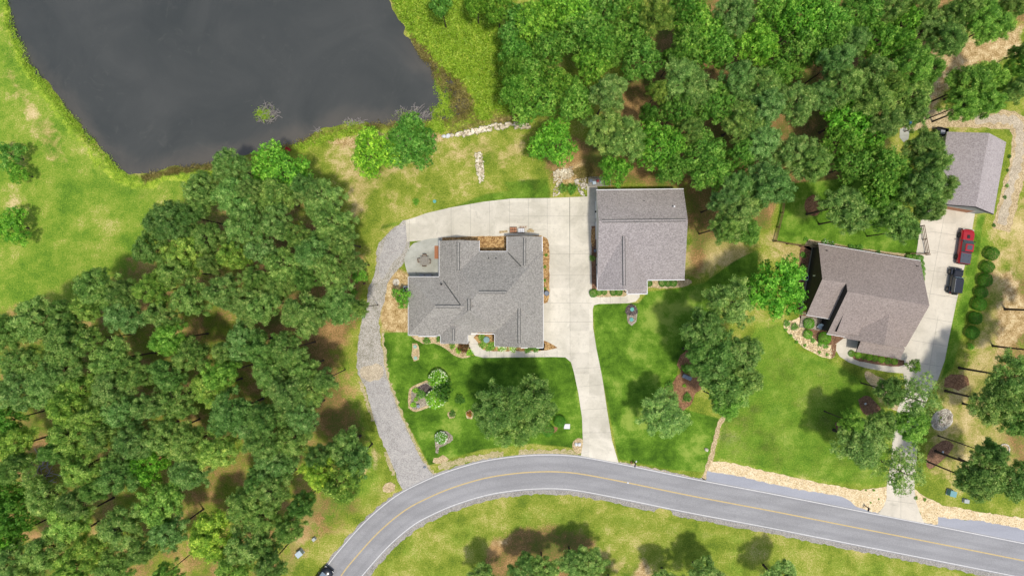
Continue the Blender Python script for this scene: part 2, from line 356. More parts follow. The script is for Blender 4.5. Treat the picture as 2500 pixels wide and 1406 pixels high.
X, Y = np.meshgrid(xs, ys)
def vn(X, Y, s, seed):
    r = np.random.default_rng(seed); g = r.random((64, 64)); x = X/s+100; y = Y/s+100; xi = np.floor(x).astype(int); yi = np.floor(y).astype(int)
    fx = x-xi; fy = y-yi; fx = fx*fx*(3-2*fx); fy = fy*fy*(3-2*fy); f = lambda a, b: g[(yi+b) % 64, (xi+a) % 64]
    return (f(0, 0)*(1-fx)+f(1, 0)*fx)*(1-fy)+(f(0, 1)*(1-fx)+f(1, 1)*fx)*fy-.5
pd = sdf(POND, X, Y)+vn(X, Y, 1.3, 3)*.9+vn(X, Y, 5, 4)*.8
tt = np.clip((pd+1.2)/3.4, 0, 1); Z = -1.4*tt*tt*(3-2*tt)+np.where(pd < -1.5, vn(X, Y, 6, 9)*.04, 0)
def mask(polys, soft=1.6):
    m = np.zeros(X.shape)
    for q in polys:
        wgt = q[0]; s = sdf(P2(q[1]), X, Y); m = np.maximum(m, wgt*np.clip(s/(2*soft)+.5, 0, 1))
    return m
lush = mask([(1, [(936, 812), (1000, 812), (1140, 868), (1390, 870), (1414, 950), (1428, 1080), (1420, 1094), (1300, 1082), (1180, 1096), (1090, 1120), (1048, 1135), (1010, 1060), (975, 1000), (950, 930), (935, 870)]),
    (1, [(1448, 742), (1560, 740), (1582, 712), (1650, 706), (1720, 690), (1790, 640), (1850, 610), (1850, 680), (1760, 740), (1705, 810), (1655, 900), (1640, 990), (1755, 1022), (1722, 1152), (1640, 1146), (1510, 1120), (1482, 980), (1455, 850)]),
    (.95, [(1905, 450), (1897, 590), (2010, 598), (2245, 632), (2262, 560), (2200, 500), (2150, 430)]),
    (.62, [(2385, 520), (2412, 520), (2402, 560), (2385, 680), (2366, 760), (2330, 900), (2300, 930), (2290, 930), (2318, 850), (2352, 665)]),
    (.55, [(1060, 520), (1180, 470), (1290, 455), (1350, 470), (1345, 490), (1180, 498), (1040, 530), (920, 570), (930, 545)]),
    (.55, [(1220, 440), (1340, 430), (1350, 480), (1250, 485)])], .5)
lush = np.maximum(lush, mask([(.47, [(1762, 1012), (1850, 800), (1905, 782), (1950, 850), (2040, 885), (2110, 930), (2170, 1010), (2166, 1185), (2030, 1182), (1740, 1120)])], .5))
lush = np.maximum(lush, mask([(.52, [(1180, 1240), (1400, 1235), (1800, 1300), (1700, 1330), (1400, 1290), (1200, 1280)]), (.5, [(60, 560), (200, 470), (330, 520), (420, 480), (380, 440), (200, 420), (90, 420), (150, 620), (60, 640)]), (.5, [(880, 1180), (960, 1160), (960, 1230), (850, 1300), (720, 1400), (700, 1360), (800, 1270)])], 4))
mead = mask([(1, [(-200, -200), (10, -100), (15, 0), (60, 150), (200, 340), (330, 432), (560, 396), (520, 450), (400, 540), (340, 620), (330, 690), (200, 760), (-200, 760)]),
    (1, [(1762, 1012), (1850, 780), (1910, 780), (1950, 850), (2040, 885), (2110, 930), (2180, 1010), (2170, 1190), (1950, 1172), (1738, 1124)]),
    (.42, [(930, 1360), (1000, 1290), (1200, 1215), (1500, 1230), (2600, 1430), (2600, 1600), (700, 1600)]),
    (.6, [(820, 850), (870, 860), (900, 1000), (960, 1180), (800, 1300), (700, 1410), (640, 1410), (760, 1240), (860, 1100), (800, 960)]), (.7, [(2260, 640), (2420, 540), (2440, 600), (2380, 760), (2320, 940), (2280, 940)])], 2)
straw = mask([(.5, [(200, 700), (380, 560), (480, 480), (640, 430), (850, 440), (880, 600), (880, 860), (900, 1100), (900, 1260), (700, 1420), (-200, 1600), (-200, 760)]),
    (.95, [(600, 520), (850, 560), (885, 640), (885, 780), (800, 880), (600, 860)]), (.9, [(700, 860), (810, 840), (850, 960), (900, 1080), (800, 1100), (760, 1000)]),
    (.9, [(1290, 330), (1440, 330), (1520, 200), (1600, 0), (1700, -200), (2600, -200), (2600, 60), (2300, 60), (2250, 280), (2150, 300), (2150, 460), (1900, 460), (1880, 560), (1740, 590), (1690, 700), (1672, 460), (1440, 450), (1350, 450)]),
    (.85, [(1200, 1310), (1330, 1275), (1460, 1310), (1440, 1420), (1150, 1440)]), (.6, [(2350, 860), (2370, 780), (2420, 600), (2450, 620), (2400, 800), (2360, 940), (2310, 960)]), (.6, [(2440, 660), (2600, 640), (2600, 1200), (2480, 1200), (2400, 980)])], 2.5)
dry = mask([(.5, [(740, 350), (860, 320), (1080, 320), (1300, 320), (1340, 400), (1250, 420), (1150, 430), (1080, 420), (960, 470), (900, 560), (860, 600), (780, 420)]),
    (.4, [(860, 420), (1300, 400), (1340, 480), (1000, 530), (930, 560), (890, 640), (850, 560)]), (.6, [(2400, 560), (2600, 300), (2600, 1250), (2250, 1180), (2260, 1000), (2380, 800)]),
    (.8, [(1672, 470), (1740, 520), (1860, 600), (1800, 660), (1660, 700)]), (.8, [(1860, 560), (1990, 590), (1975, 700), (1900, 640)]), (.55, [(0, 460), (60, 440), (60, 560), (0, 560)]), (.65, [(860, 1060), (910, 1100), (920, 1170), (880, 1170)]),
    (.85, [(700, 1290), (780, 1200), (800, 1240), (720, 1400), (680, 1410)]), (.62, [(1180, 1420), (1300, 1330), (1420, 1290), (1500, 1340), (1620, 1420)]), (.62, [(20, 60), (50, 180), (150, 320), (200, 420), (120, 400), (30, 260), (0, 180)])], 3)
weed = mask([(1, [(930, -300), (960, 10), (1000, 90), (1070, 160), (1130, 215), (1160, 260), (1240, 290), (1260, 200), (1220, 0), (1220, -300)]),
    (.75, [(15, 0), (60, 150), (200, 340), (310, 425), (300, 445), (180, 345), (40, 165), (0, 30)])], 1.2)
weed = np.maximum(weed, .8*np.clip(1-np.abs(pd+1.6)/1.3, 0, 1)*(vn(X, Y, 9, 11)+.75))
bare = mask([(1, [(932, 690), (962, 655), (1003, 670), (1003, 815), (936, 812), (925, 770)]), (.75, [(2230, 280), (2500, 270), (2500, 330), (2440, 316), (2240, 318)]),
    (.8, [(2270, 120), (2500, 60), (2500, 130), (2330, 200), (2250, 300)]), (.8, [(2440, 660), (2480, 640), (2520, 800), (2420, 900)]), (.7, [(1070, 325), (1240, 300), (1300, 310), (1240, 280), (1130, 300), (1060, 335)]),
    (.75, [(900, 1060), (930, 1100), (930, 1170), (905, 1150)]), (.8, [(740, 350), (860, 322), (1080, 322), (1090, 350), (860, 365)]), (.6, [(1340, 400), (1440, 380), (1450, 450), (1360, 480)]), (.75, [(1190, 1320), (1250, 1300), (1240, 1340)]), (.75, [(1520, 1420), (1570, 1350), (1620, 1420)])], 1.6)
V = np.stack([X, Y, Z], -1).reshape(-1, 3); ny, nx = X.shape
ii = (np.arange(ny-1)[:, None]*nx+np.arange(nx-1)[None]).reshape(-1); F = np.stack([ii, ii+1, ii+nx+1, ii+nx], -1)
def npmesh(name, V, F, mats, attrs=None, k=4):
    me = bpy.data.meshes.new(name); me.vertices.add(len(V)); me.vertices.foreach_set('co', V.astype(np.float32).ravel())
    me.loops.add(F.size); me.loops.foreach_set('vertex_index', F.astype(np.int32).ravel()); me.polygons.add(len(F))
    me.polygons.foreach_set('loop_start', np.arange(0, F.size, k, dtype=np.int32)); me.polygons.foreach_set('loop_total', np.full(len(F), k, np.int32))
    me.update(calc_edges=True)
    for m in (mats if isinstance(mats, (list, tuple)) else [mats]): me.materials.append(m)
    for an, (ty, arr) in (attrs or {}).items():
        a = me.attributes.new(an, ty, 'POINT'); a.data.foreach_set('color' if ty == 'FLOAT_COLOR' else 'value', arr.astype(np.float32).ravel())
    return me
def link(name, me, parent=None):
    o = bpy.data.objects.new(name, me); coll().objects.link(o)
    if parent: o.parent = parent
    return o
def rgba(a, b, c): return np.stack([a, b, c, np.ones_like(a)], -1)
gm = npmesh('ground', V, F, M['ground'], {'mA': ('FLOAT_COLOR', rgba(lush, mead, straw)), 'mB': ('FLOAT_COLOR', rgba(dry, weed, bare))})
gm.polygons.foreach_set('use_smooth', np.ones(len(F), bool)); tag(link('ground', gm), kind='structure')
xw = np.arange(-86, 0.1, .8); yw = np.arange(10, 62, .8); XW, YW = np.meshgrid(xw, yw)
sw = sdf(POND, XW, YW); sil = np.clip(1-sw/5.5, 0, 1)*np.clip((-YW+46)/14+.25, .1, 1); nyw, nxw = XW.shape
iw = (np.arange(nyw-1)[:, None]*nxw+np.arange(nxw-1)[None]).reshape(-1)
wm = npmesh('pond_water', np.stack([XW, YW, np.full_like(XW, -.4)], -1).reshape(-1, 3), np.stack([iw, iw+1, iw+nxw+1, iw+nxw], -1), M['water'], {'sil': ('FLOAT_COLOR', rgba(sil, sil, sil))})
tag(link('pond_water', wm), kind='structure')

def sheet(name, pts, z, mat, smooth=True, jag=0.0, step=.5, px=True, kind='structure', parent=None, h0=-.06):
    p = P2(pts) if px else pts
    if smooth: p = curve(p, True, step)
    elif jag:
        q = []
        for i in range(len(p)):
            a, b = p[i], p[(i+1) % len(p)]; m = max(1, int(math.dist(a, b)/step))
            q += [(a[0]+(b[0]-a[0])*j/m, a[1]+(b[1]-a[1])*j/m) for j in range(m)]
        p = q
    if jag: p = [(x+random.uniform(-jag, jag), y+random.uniform(-jag, jag)) for x, y in p]
    bm = bmesh.new(); vs = [bm.verts.new((x, y, z)) for x, y in p]; f = bm.faces.new(vs); f.normal_update()
    if f.normal.z < 0: f.normal_flip()
    edges = list(f.edges); lo = [bm.verts.new((x, y, h0)) for x, y in p]
    n = len(p)
    for i in range(n): bm.faces.new((vs[i], vs[(i+1) % n], lo[(i+1) % n], lo[i]))
    bmesh.ops.triangulate(bm, faces=[f]); me = bpy.data.meshes.new(name); bm.to_mesh(me); bm.free(); me.materials.append(mat)
    o = link(name, me, parent)
    if kind: o['kind'] = kind
    return o
def ribbon(name, pts, w0, w1, z, mat, step=1.0, jag=0, parent=None, kind='structure', wob=None):
    """strip following a line; offsets w0 (left) and w1 (right) in metres"""
    p = curve(pts, False, step); vs = []; fs = []
    for i, q in enumerate(p):
        a = Vector(p[max(i-1, 0)]); b = Vector(p[min(i+1, len(p)-1)]); d = (b-a).normalized(); nn = Vector((-d.y, d.x))
        o0 = w0+random.uniform(-jag, jag); o1 = w1+random.uniform(-jag, jag)
        vs += [(q[0]+nn.x*o0, q[1]+nn.y*o0, z), (q[0]+nn.x*o1, q[1]+nn.y*o1, z)]
        if i: k = 2*i; fs.append((k-2, k-1, k+1, k))
    me = bpy.data.meshes.new(name); me.from_pydata(vs, [], fs); me.materials.append(mat); o = link(name, me, parent)
    uv = me.uv_layers.new(name='UVMap')
    for li, lp in enumerate(me.loops): uv.data[li].uv = (lp.vertex_index//2*step/10, lp.vertex_index % 2)
    if kind: o['kind'] = kind
    return o
ROAD = P2([(560, 1990), (700, 1640), (775, 1500), (830, 1409), (869, 1359), (927, 1296), (989, 1245), (1047, 1214), (1105, 1190), (1183, 1167), (1260, 1155), (1325, 1151), (1376, 1152), (1428, 1158),
    (1533, 1178), (1684, 1209), (1880, 1246), (2099, 1289), (2304, 1329), (2500, 1368), (2800, 1428), (3400, 1545)])
ribbon('road_shoulder', ROAD, 3.05, -3.6, .012, M['shoulder'], .5, .16)
rd = ribbon('road', ROAD, 2.86, -2.88, .024, M['asphalt'])
ribbon('road_marking', ROAD, 2.73, 2.615, .029, M['linewhite']); ribbon('road_marking', ROAD, -2.615, -2.73, .029, M['linewhite'])
ribbon('road_marking', ROAD, .10, -.08, .029, M['lineyellow'])
# paved pull-offs and river rock band along the verge
sheet('paved_shoulder', [(1726, 1148), (1800, 1155), (1900, 1176), (2000, 1192), (2090, 1220), (2150, 1240), (2143, 1262), (2000, 1228), (1880, 1206), (1724, 1176)], .018, M['asphalt_blue'], False, .08)
sheet('paved_shoulder', [(2290, 1260), (2380, 1258), (2500, 1280), (2700, 1320), (2700, 1372), (2500, 1330), (2288, 1288)], .018, M['asphalt_blue'], False, .08)
RR = [[(1735, 1124), (1800, 1132), (1880, 1152), (2000, 1178), (2100, 1196), (2130, 1192), (2166, 1186), (2166, 1215), (2155, 1240), (2143, 1252), (2090, 1236), (2060, 1212), (1960, 1196), (1880, 1180), (1800, 1160), (1730, 1150)],
      [(2232, 1194), (2260, 1212), (2300, 1232), (2400, 1250), (2500, 1264), (2700, 1300), (2700, 1340), (2500, 1292), (2400, 1272), (2290, 1262), (2288, 1280), (2256, 1276), (2236, 1225)]]
for r in RR: sheet('river_rock_bed', r, .032, M['riverrock'], False, .12)
# gravel track
sheet('gravel_track', [(992, 538), (965, 555), (935, 580), (920, 612), (917, 660), (900, 705), (893, 745), (881, 790), (875, 830), (871, 880), (874, 912), (890, 940), (902, 985), (922, 1050), (947, 1110), (966, 1155), (984, 1196), (1020, 1190), (1058, 1163),
    (1030, 1122), (1010, 1080), (982, 1020), (958, 960), (942, 905), (934, 860), (929, 815), (926, 780), (936, 745), (945, 705), (952, 680), (975, 655), (986, 640), (1000, 600), (1002, 570)], .016, M['gravel_worn'], True, .12)
sheet('gravel_track', [(894, 930), (905, 985), (924, 1050), (949, 1110), (968, 1155), (986, 1194), (1020, 1188), (1054, 1162), (1028, 1122), (1006, 1078), (978, 1020), (954, 960), (940, 925)], .022, M['gravel'], True, .1)
sheet('gravel_track', [(945, 580), (930, 620), (925, 660), (935, 680), (960, 640), (985, 610), (995, 570), (990, 548), (965, 560)], .022, M['gravel'], True, .12)
sheet('gravel_track', [(880, 902), (900, 892), (926, 888), (938, 905), (930, 922), (905, 930), (884, 920)], .028, M['gravel_tan'], True, .15)
# driveways
dw1 = [(1418, 1112), (1423, 1082), (1421, 1020), (1412, 960), (1401, 908), (1394, 884), (1380, 872), (1350, 871), (1180, 873), (1160, 868), (1149, 855), (1143, 838), (1141, 800), (1100, 700), (1072, 620), (1072, 590), (1060, 586), (1000, 598), (1008, 660), (994, 590), (990, 538),
       (1010, 532), (1040, 521), (1100, 507), (1180, 493), (1250, 485), (1340, 484), (1434, 480), (1433, 450), (1456, 450), (1500, 600), (1520, 700), (1562, 716), (1561, 726), (1552, 736), (1536, 740), (1462, 742), (1450, 745), (1447, 755), (1448, 800), (1456, 850), (1470, 920), (1482, 1000), (1494, 1075), (1510, 1129)]
dw1 = [p for p in dw1 if p != (1008, 660) and p != (1000, 598)]
d = sheet('driveway', dw1, .05, M['concrete'], False, 0)
JN = [[(1000, 537), (998, 598)], [(1101, 508), (1102, 580)], [(1148, 498), (1149, 578)], [(1195, 491), (1196, 578)], [(1244, 486), (1244, 576)], [(1290, 485), (1290, 575)], [(1336, 484), (1336, 582)], [(1390, 483), (1392, 870)],
      [(1340, 620), (1442, 620)], [(1244, 528), (1440, 528)], [(1342, 672), (1444, 672)], [(1328, 740), (1446, 740)], [(1328, 786), (1448, 786)], [(1400, 900), (1468, 896)], [(1413, 944), (1474, 938)], [(1420, 1000), (1482, 996)], [(1424, 1056), (1490, 1055)],
      [(1172, 873), (1172, 856)], [(1195, 873), (1195, 856)], [(1212, 873), (1212, 856)], [(1230, 873), (1230, 856)], [(1255, 873), (1255, 857)], [(1280, 873), (1280, 857)], [(1305, 873), (1305, 857)], [(1330, 873), (1330, 857)], [(1360, 872), (1360, 856)], [(1465, 742), (1465, 724)], [(1490, 742), (1490, 724)], [(1514, 741), (1514, 724)], [(1150, 840), (1168, 840)]]
def joints(name, segs, wd, z, parent):
    mb = MB()
    for s in segs:
        a, b = Vector(G(*s[0])), Vector(G(*s[1])); dd = (b-a).normalized(); nn = Vector((-dd.y, dd.x))*wd/2
        mb.add([(a.x+nn.x, a.y+nn.y, z), (a.x-nn.x, a.y-nn.y, z), (b.x-nn.x, b.y-nn.y, z), (b.x+nn.x, b.y+nn.y, z)], [(0, 1, 2, 3)])
    return mb.build(name, M['joint'], parent)
joints('joint_line', JN, .03, .054, d)
joints('joint_line', [[(1391, 482), (1391, 640)]], .07, .0545, d)
dw3 = [(2143, 1254), (2158, 1234), (2164, 1216), (2164, 1190), (2175, 1124), (2180, 1062), (2190, 1000), (2210, 950), (2205, 911), (2167, 908), (2110, 897), (2072, 884), (2050, 870), (2041, 855), (2042, 838), (2060, 825), (2120, 810), (2200, 760), (2222, 700), (2240, 600), (2250, 520), (2290, 470), (2380, 500), (2380, 521), (2366, 600), (2351, 665), (2334, 740), (2318, 818),
       (2306, 880), (2290, 925), (2268, 965), (2252, 1000), (2240, 1060), (2238, 1117), (2232, 1190), (2236, 1223), (2245, 1250), (2256, 1276)]
d3 = sheet('driveway', dw3, .05, M['concrete_light'], False, 0)
joints('joint_line', [[(2199, 1190), (2199, 1264)], [(2164, 1220), (2235, 1229)], [(2310, 500), (2262, 760)], [(2270, 565), (2368, 580)], [(2262, 610), (2358, 627)], [(2266, 660), (2350, 672)], [(2260, 715), (2340, 728)], [(2230, 770), (2330, 788)], [(2290, 770), (2262, 940)], [(2225, 830), (2315, 845)], [(2210, 880), (2300, 895)], [(2100, 884), (2098, 894)], [(2137, 892), (2135, 902)], [(2170, 1150), (2235, 1156)]], .03, .054, d3)
# patio
pt = sheet('patio', [(1076, 583), (1050, 583), (1022, 590), (1010, 594), (996, 610), (988, 632), (990, 650), (1002, 676), (1040, 690), (1090, 690), (1090, 600)], .056, M['concrete_patio'], True, 0)
# planting beds around the houses
def bed(pts, mat, jag=.06, z=.06, smooth=True): return sheet('planting_bed', pts, z, M[mat], smooth, jag)
bed([(1322, 576), (1334, 580), (1340, 598), (1341, 660), (1341, 722), (1336, 738), (1326, 742), (1310, 700), (1310, 600)], 'bedstraw')
bed([(1326, 830), (1345, 838), (1362, 849), (1345, 853), (1326, 856), (1300, 850)], 'bedstraw', .05, .06, False)
bed([(1080, 580), (1170, 577), (1322, 575), (1320, 620), (1100, 630), (1078, 600)], 'bedstraw', .04, .064, False)
bed([(1166, 812), (1166, 835), (1174, 850), (1192, 856), (1240, 857), (1328, 855), (1330, 840), (1300, 800)], 'bedstraw')
bed([(1000, 812), (1032, 838), (1060, 838), (1090, 852), (1108, 868), (1128, 874), (1148, 870), (1144, 850), (1141, 815), (1070, 800)], 'bedtan', .05, .03)
bed([(1006, 838), (1018, 838), (1024, 856), (1022, 878), (1010, 882), (1004, 868), (1007, 850)], 'bedtan', .04, .03)
bed([(1542, 742), (1552, 747), (1556, 762), (1553, 785), (1543, 795), (1533, 788), (1530, 770), (1528, 752)], 'bedgrey', .05, .03)
bed([(1542, 742), (1553, 748), (1557, 765), (1545, 771), (1530, 768), (1527, 752)], 'mulch_dark', .07, .036)
bed([(1444, 552), (1455, 552), (1455, 660), (1456, 708), (1445, 708), (1444, 640)], 'mulch', .02, .064, False)
bed([(1444, 560), (1452, 556), (1452, 600), (1446, 602), (1443, 590)], 'bedstraw', .03, .068, False)
bed([(1445, 705), (1530, 705), (1528, 722), (1510, 724), (1450, 724)], 'bedtan', .03, .06)
bed([(1576, 680), (1668, 680), (1690, 690), (1660, 702), (1620, 704), (1578, 700)], 'bedtan', .08, .03)
# front lawn islands
bed([(1000, 950), (1020, 938), (1046, 928), (1060, 950), (1066, 976), (1050, 992), (1026, 1002), (1008, 1004), (998, 996), (997, 978)], 'bedtan', .08, .03)
bed([(1005, 953), (1022, 942), (1044, 934), (1060, 955), (1062, 974), (1046, 988), (1024, 997), (1008, 998), (1002, 990), (1003, 970)], 'bedgrey', .06, .036)
bed([(1020, 945), (1040, 936), (1052, 948), (1050, 962), (1034, 964), (1022, 956)], 'mulch_dark', .05, .04)
bed([(1062, 1062), (1075, 1050), (1090, 1052), (1105, 1064), (1106, 1074), (1092, 1084), (1072, 1092), (1070, 1108), (1064, 1104), (1063, 1085)], 'bedgrey', .06, .03)
bed([(1092, 1006), (1104, 1002), (1112, 1010), (1108, 1020), (1096, 1022)], 'bedtan', .08, .03)
bed([(1136, 1006), (1148, 1000), (1156, 1010), (1152, 1022), (1140, 1022)], 'bedtan', .08, .03)
bed([(1318, 1046), (1350, 1040), (1362, 1044), (1352, 1056), (1326, 1056)], 'mulch_red', .08, .03)
bed([(1655, 880), (1662, 905), (1652, 920), (1640, 935), (1622, 950), (1612, 972), (1640, 990), (1668, 1000), (1690, 985), (1700, 960), (1720, 940), (1740, 900), (1720, 850), (1690, 840)], 'mulch_red', .15, .03)
bed([(1400, 1075), (1420, 1070), (1424, 1090), (1418, 1108), (1400, 1100)], 'bedtan', .08, .03)
# far house beds
bed([(1915, 782), (1935, 782), (1962, 770), (1990, 770), (2035, 830), (2045, 838), (2040, 862), (2030, 875), (2000, 868), (1960, 846), (1930, 818), (1914, 800)], 'riverrock', .06, .03)
bed([(1955, 760), (1976, 765), (2030, 800), (2062, 824), (2044, 838), (2034, 842), (2000, 838), (1985, 822), (1962, 800)], 'mulch', .06, .036)
bed([(2030, 840), (2041, 840), (2038, 868), (2030, 876)], 'mulch', .04, .04)
bed([(1955, 604), (1985, 608), (1984, 640), (1970, 700), (1955, 780), (1948, 720), (1952, 660)], 'mulch', .05, .03)
bed([(1960, 602), (1975, 585), (2010, 590), (2100, 606), (2215, 620), (2246, 632), (2240, 660), (2000, 620)], 'bedtan', .08, .03, False)
bed([(2078, 860), (2092, 856), (2140, 866), (2206, 880), (2208, 890), (2180, 894), (2120, 886), (2084, 876)], 'mulch', .05, .06)
bed([(2040, 600), (2080, 606), (2070, 618), (2045, 612)], 'bedtan', .1, .034)
bed([(1985, 475), (1998, 482), (2005, 500), (2000, 520), (1986, 528), (1970, 520), (1964, 500), (1972, 482)], 'mulch_red', .06, .03)
# mulch islands near the far driveway
bed([(2096, 975), (2108, 966), (2124, 968), (2140, 985), (2152, 1000), (2140, 1015), (2130, 1030), (2120, 1018), (2102, 1000)], 'mulch', .1, .03)
bed([(2040, 1032), (2054, 1030), (2062, 1050), (2078, 1074), (2076, 1086), (2062, 1082), (2048, 1060)], 'mulch', .1, .03)
bed([(2262, 1120), (2272, 1096), (2300, 1076), (2318, 1076), (2328, 1086), (2318, 1106), (2290, 1132), (2270, 1145), (2262, 1138)], 'mulch', .05, .03)
bed([(2302, 930), (2320, 914), (2350, 912), (2368, 928), (2360, 944), (2335, 952), (2310, 948)], 'mulch_red', .3, .03)
bed([(2112, 906), (2140, 916), (2190, 945), (2215, 975), (2205, 1000), (2180, 1000), (2150, 965), (2118, 930)], 'bedtan', .1, .03)
bed([(2290, 1003), (2312, 996), (2326, 1012), (2322, 1036), (2300, 1052), (2280, 1046), (2273, 1030), (2278, 1012)], 'rock', .06, .03)
bed([(2290, 1016), (2306, 1014), (2308, 1026), (2298, 1034), (2288, 1030)], 'weed', .06, .034)
# gravel path behind the far garage
ribbon('gravel_path', P2([(2200, 300), (2260, 293), (2340, 288), (2420, 290), (2475, 297), (2492, 330), (2488, 400), (2470, 460), (2455, 520), (2444, 562)]), 1.5, -1.5, .014, M['bedtan'], .5, .15)
ribbon('gravel_path', P2([(2380, 290), (2450, 292), (2480, 300), (2490, 340), (2484, 400), (2466, 460), (2452, 520), (2444, 548)]), .7, -.7, .02, M['gravel_tan'], .5, .3)
ribbon('sand_strip', P2([(1768, 1016), (1755, 1040), (1748, 1066), (1742, 1090), (1735, 1118), (1724, 1152), (1718, 1170)]), .35, -.35, .012, M['bedtan'], .4, .12)
ribbon('sand_strip', P2([(1512, 1133), (1570, 1142), (1640, 1158), (1715, 1176)]), .3, -.9, .016, M['gravel_tan'], .3, .2)
ribbon('sand_strip', P2([(1070, 1140), (1140, 1120), (1230, 1106), (1320, 1102), (1410, 1104)]), .35, -.55, .016, M['verge'], .3, .22)
for p in ([(934, 812), (942, 900), (962, 965), (985, 1025), (1012, 1082), (1034, 1126), (1062, 1160)], [(873, 870), (880, 925), (898, 985), (918, 1050), (944, 1110), (962, 1160)]):
    ribbon('sand_strip', P2(p), .28, -.28, .010, M['verge'], .3, .22)
sheet('sand_patch', [(1062, 1118), (1090, 1112), (1096, 1122), (1070, 1130), (1056, 1128)], .012, M['bedtan'], True, .2)
sheet('dirt_mound', [(934, 1190), (940, 1180), (954, 1176), (966, 1182), (964, 1196), (950, 1202), (936, 1200)], .07, M['bedtan'], True, .04)

# ------------------------------------------------------------------ houses
def uvroof(me):
    uv = me.uv_layers.new(name='UVMap')
    for p in me.polygons:
        n = p.normal; h = Vector((-n.y, n.x, 0)); h = h.normalized() if h.length > .01 else Vector((1, 0, 0)); s = n.cross(h)
        for li in p.loop_indices:
            c = me.vertices[me.loops[li].vertex_index].co; uv.data[li].uv = (c.dot(h), c.dot(s))
def roof_block(mb, x0, x1, y0, y1, zE, zR, ax='x', off=.5, hip0=0, hip1=0, zE2=None, th=.2):
    """gable or hip prism; ridge along ax; off = where the ridge sits across; mats 0 shingle 1 fascia 2 gable"""
    zE2 = zE if zE2 is None else zE2
    if ax == 'x':
        yr = y0+(y1-y0)*off; E = [(x0, y0, zE), (x1, y0, zE), (x1, y1, zE2), (x0, y1, zE2)]; Rr = [(x0+hip0, yr, zR), (x1-hip1, yr, zR)]
    else:
        xr = x0+(x1-x0)*off; E = [(x0, y1, zE), (x0, y0, zE), (x1, y0, zE2), (x1, y1, zE2)]; Rr = [(xr, y1-hip1, zR), (xr, y0+hip0, zR)]
    vs = E+Rr+[(a, b, c-th) for a, b, c in E]
    mb.add(vs, [(0, 1, 5, 4), (2, 3, 4, 5)], 0)
    n = len(mb.v)-len(vs); 
    def f(*q, mi): mb.f.append(tuple(i+n for i in q)); mb.m.append(mi)
    f(3, 0, 4, mi=0 if (hip0 if ax == 'x' else hip1) else 2); f(1, 2, 5, mi=0 if (hip1 if ax == 'x' else hip0) else 2)
    for a, b in ((0, 1), (1, 2), (2, 3), (3, 0)): f(a, b, 6+b, 6+a, mi=1)
    f(9, 8, 7, 6, mi=1)
    return Rr
def windows(root, specs, frame='trim'):
    for (x, y, face, w_, h_, z) in specs:
        hz = face in 'NS'; s = 1 if face in 'NE' else -1
        mb = MB(); t = .12
        for dx, dz, ww, hh in ((0, h_/2, w_+t, t), (0, -h_/2, w_+t, t), (-w_/2, 0, t, h_-t), (w_/2, 0, t, h_-t), (0, 0, .05, h_-t)):
            mb.box((x+dx, y+s*.04, z+dz) if hz else (x+s*.04, y+dx, z+dz), (ww, .08, hh) if hz else (.08, ww, hh))
        o = mb.build('window', M[frame], root)
        MB().box((x, y+s*.015, z) if hz else (x+s*.015, y, z), (w_-.02, .03, h_-.02) if hz else (.03, w_-.02, h_-.02)).build('pane', M['glass'], o)
def ridge_vent_shade(root, segs, mat='shingle'):
    for k, (a, b) in enumerate(segs):
        a, b = Vector(a), Vector(b); d = (b-a); L_ = d.length; c = (a+b)/2; rz = math.atan2(d.y, d.x)
        o = MB().box((c.x, c.y, c.z+.03), (L_, .44, .1), rz).build('ridge_vent_shade', M['ridgedark'], root)  # vent box wider than its cap; dark margins paint the vent's shadow lines
        MB().box((c.x, c.y, c.z+.07), (L_+.1, .26, .08), rz).build('ridge_cap', M[mat], o)
def roof_pipe(root, x, y, z, mat='black', r=.06, h=.5):
    MB().cyl((x, y, z-.3), r, h+.3, 8).cyl((x, y, z-.12), r*2.6, .2, 8, r2=r).build('vent_pipe', M[mat], root)
def trim(mb, pts, z, w_=.13, h_=.17):
    for (a, b) in zip(pts[:-1], pts[1:]):
        a, b = Vector(a), Vector(b); d = b-a; c = (a+b)/2; mb.box((c.x, c.y, z), (d.length+.06, w_, h_), math.atan2(d.y, d.x))
def walls(root, rects, mat, base=None, zt=2.8):
    mb = MB()
    for k, (x0, x1, y0, y1, *zz) in enumerate(rects):
        t = zz[0] if zz else zt; e = .002*k; mb.box(((x0+x1)/2, (y0+y1)/2, t/2-.03), (x1-x0-e*2, y1-y0-e*2, t+.06))
    return mb.build('wall', M[mat], root)

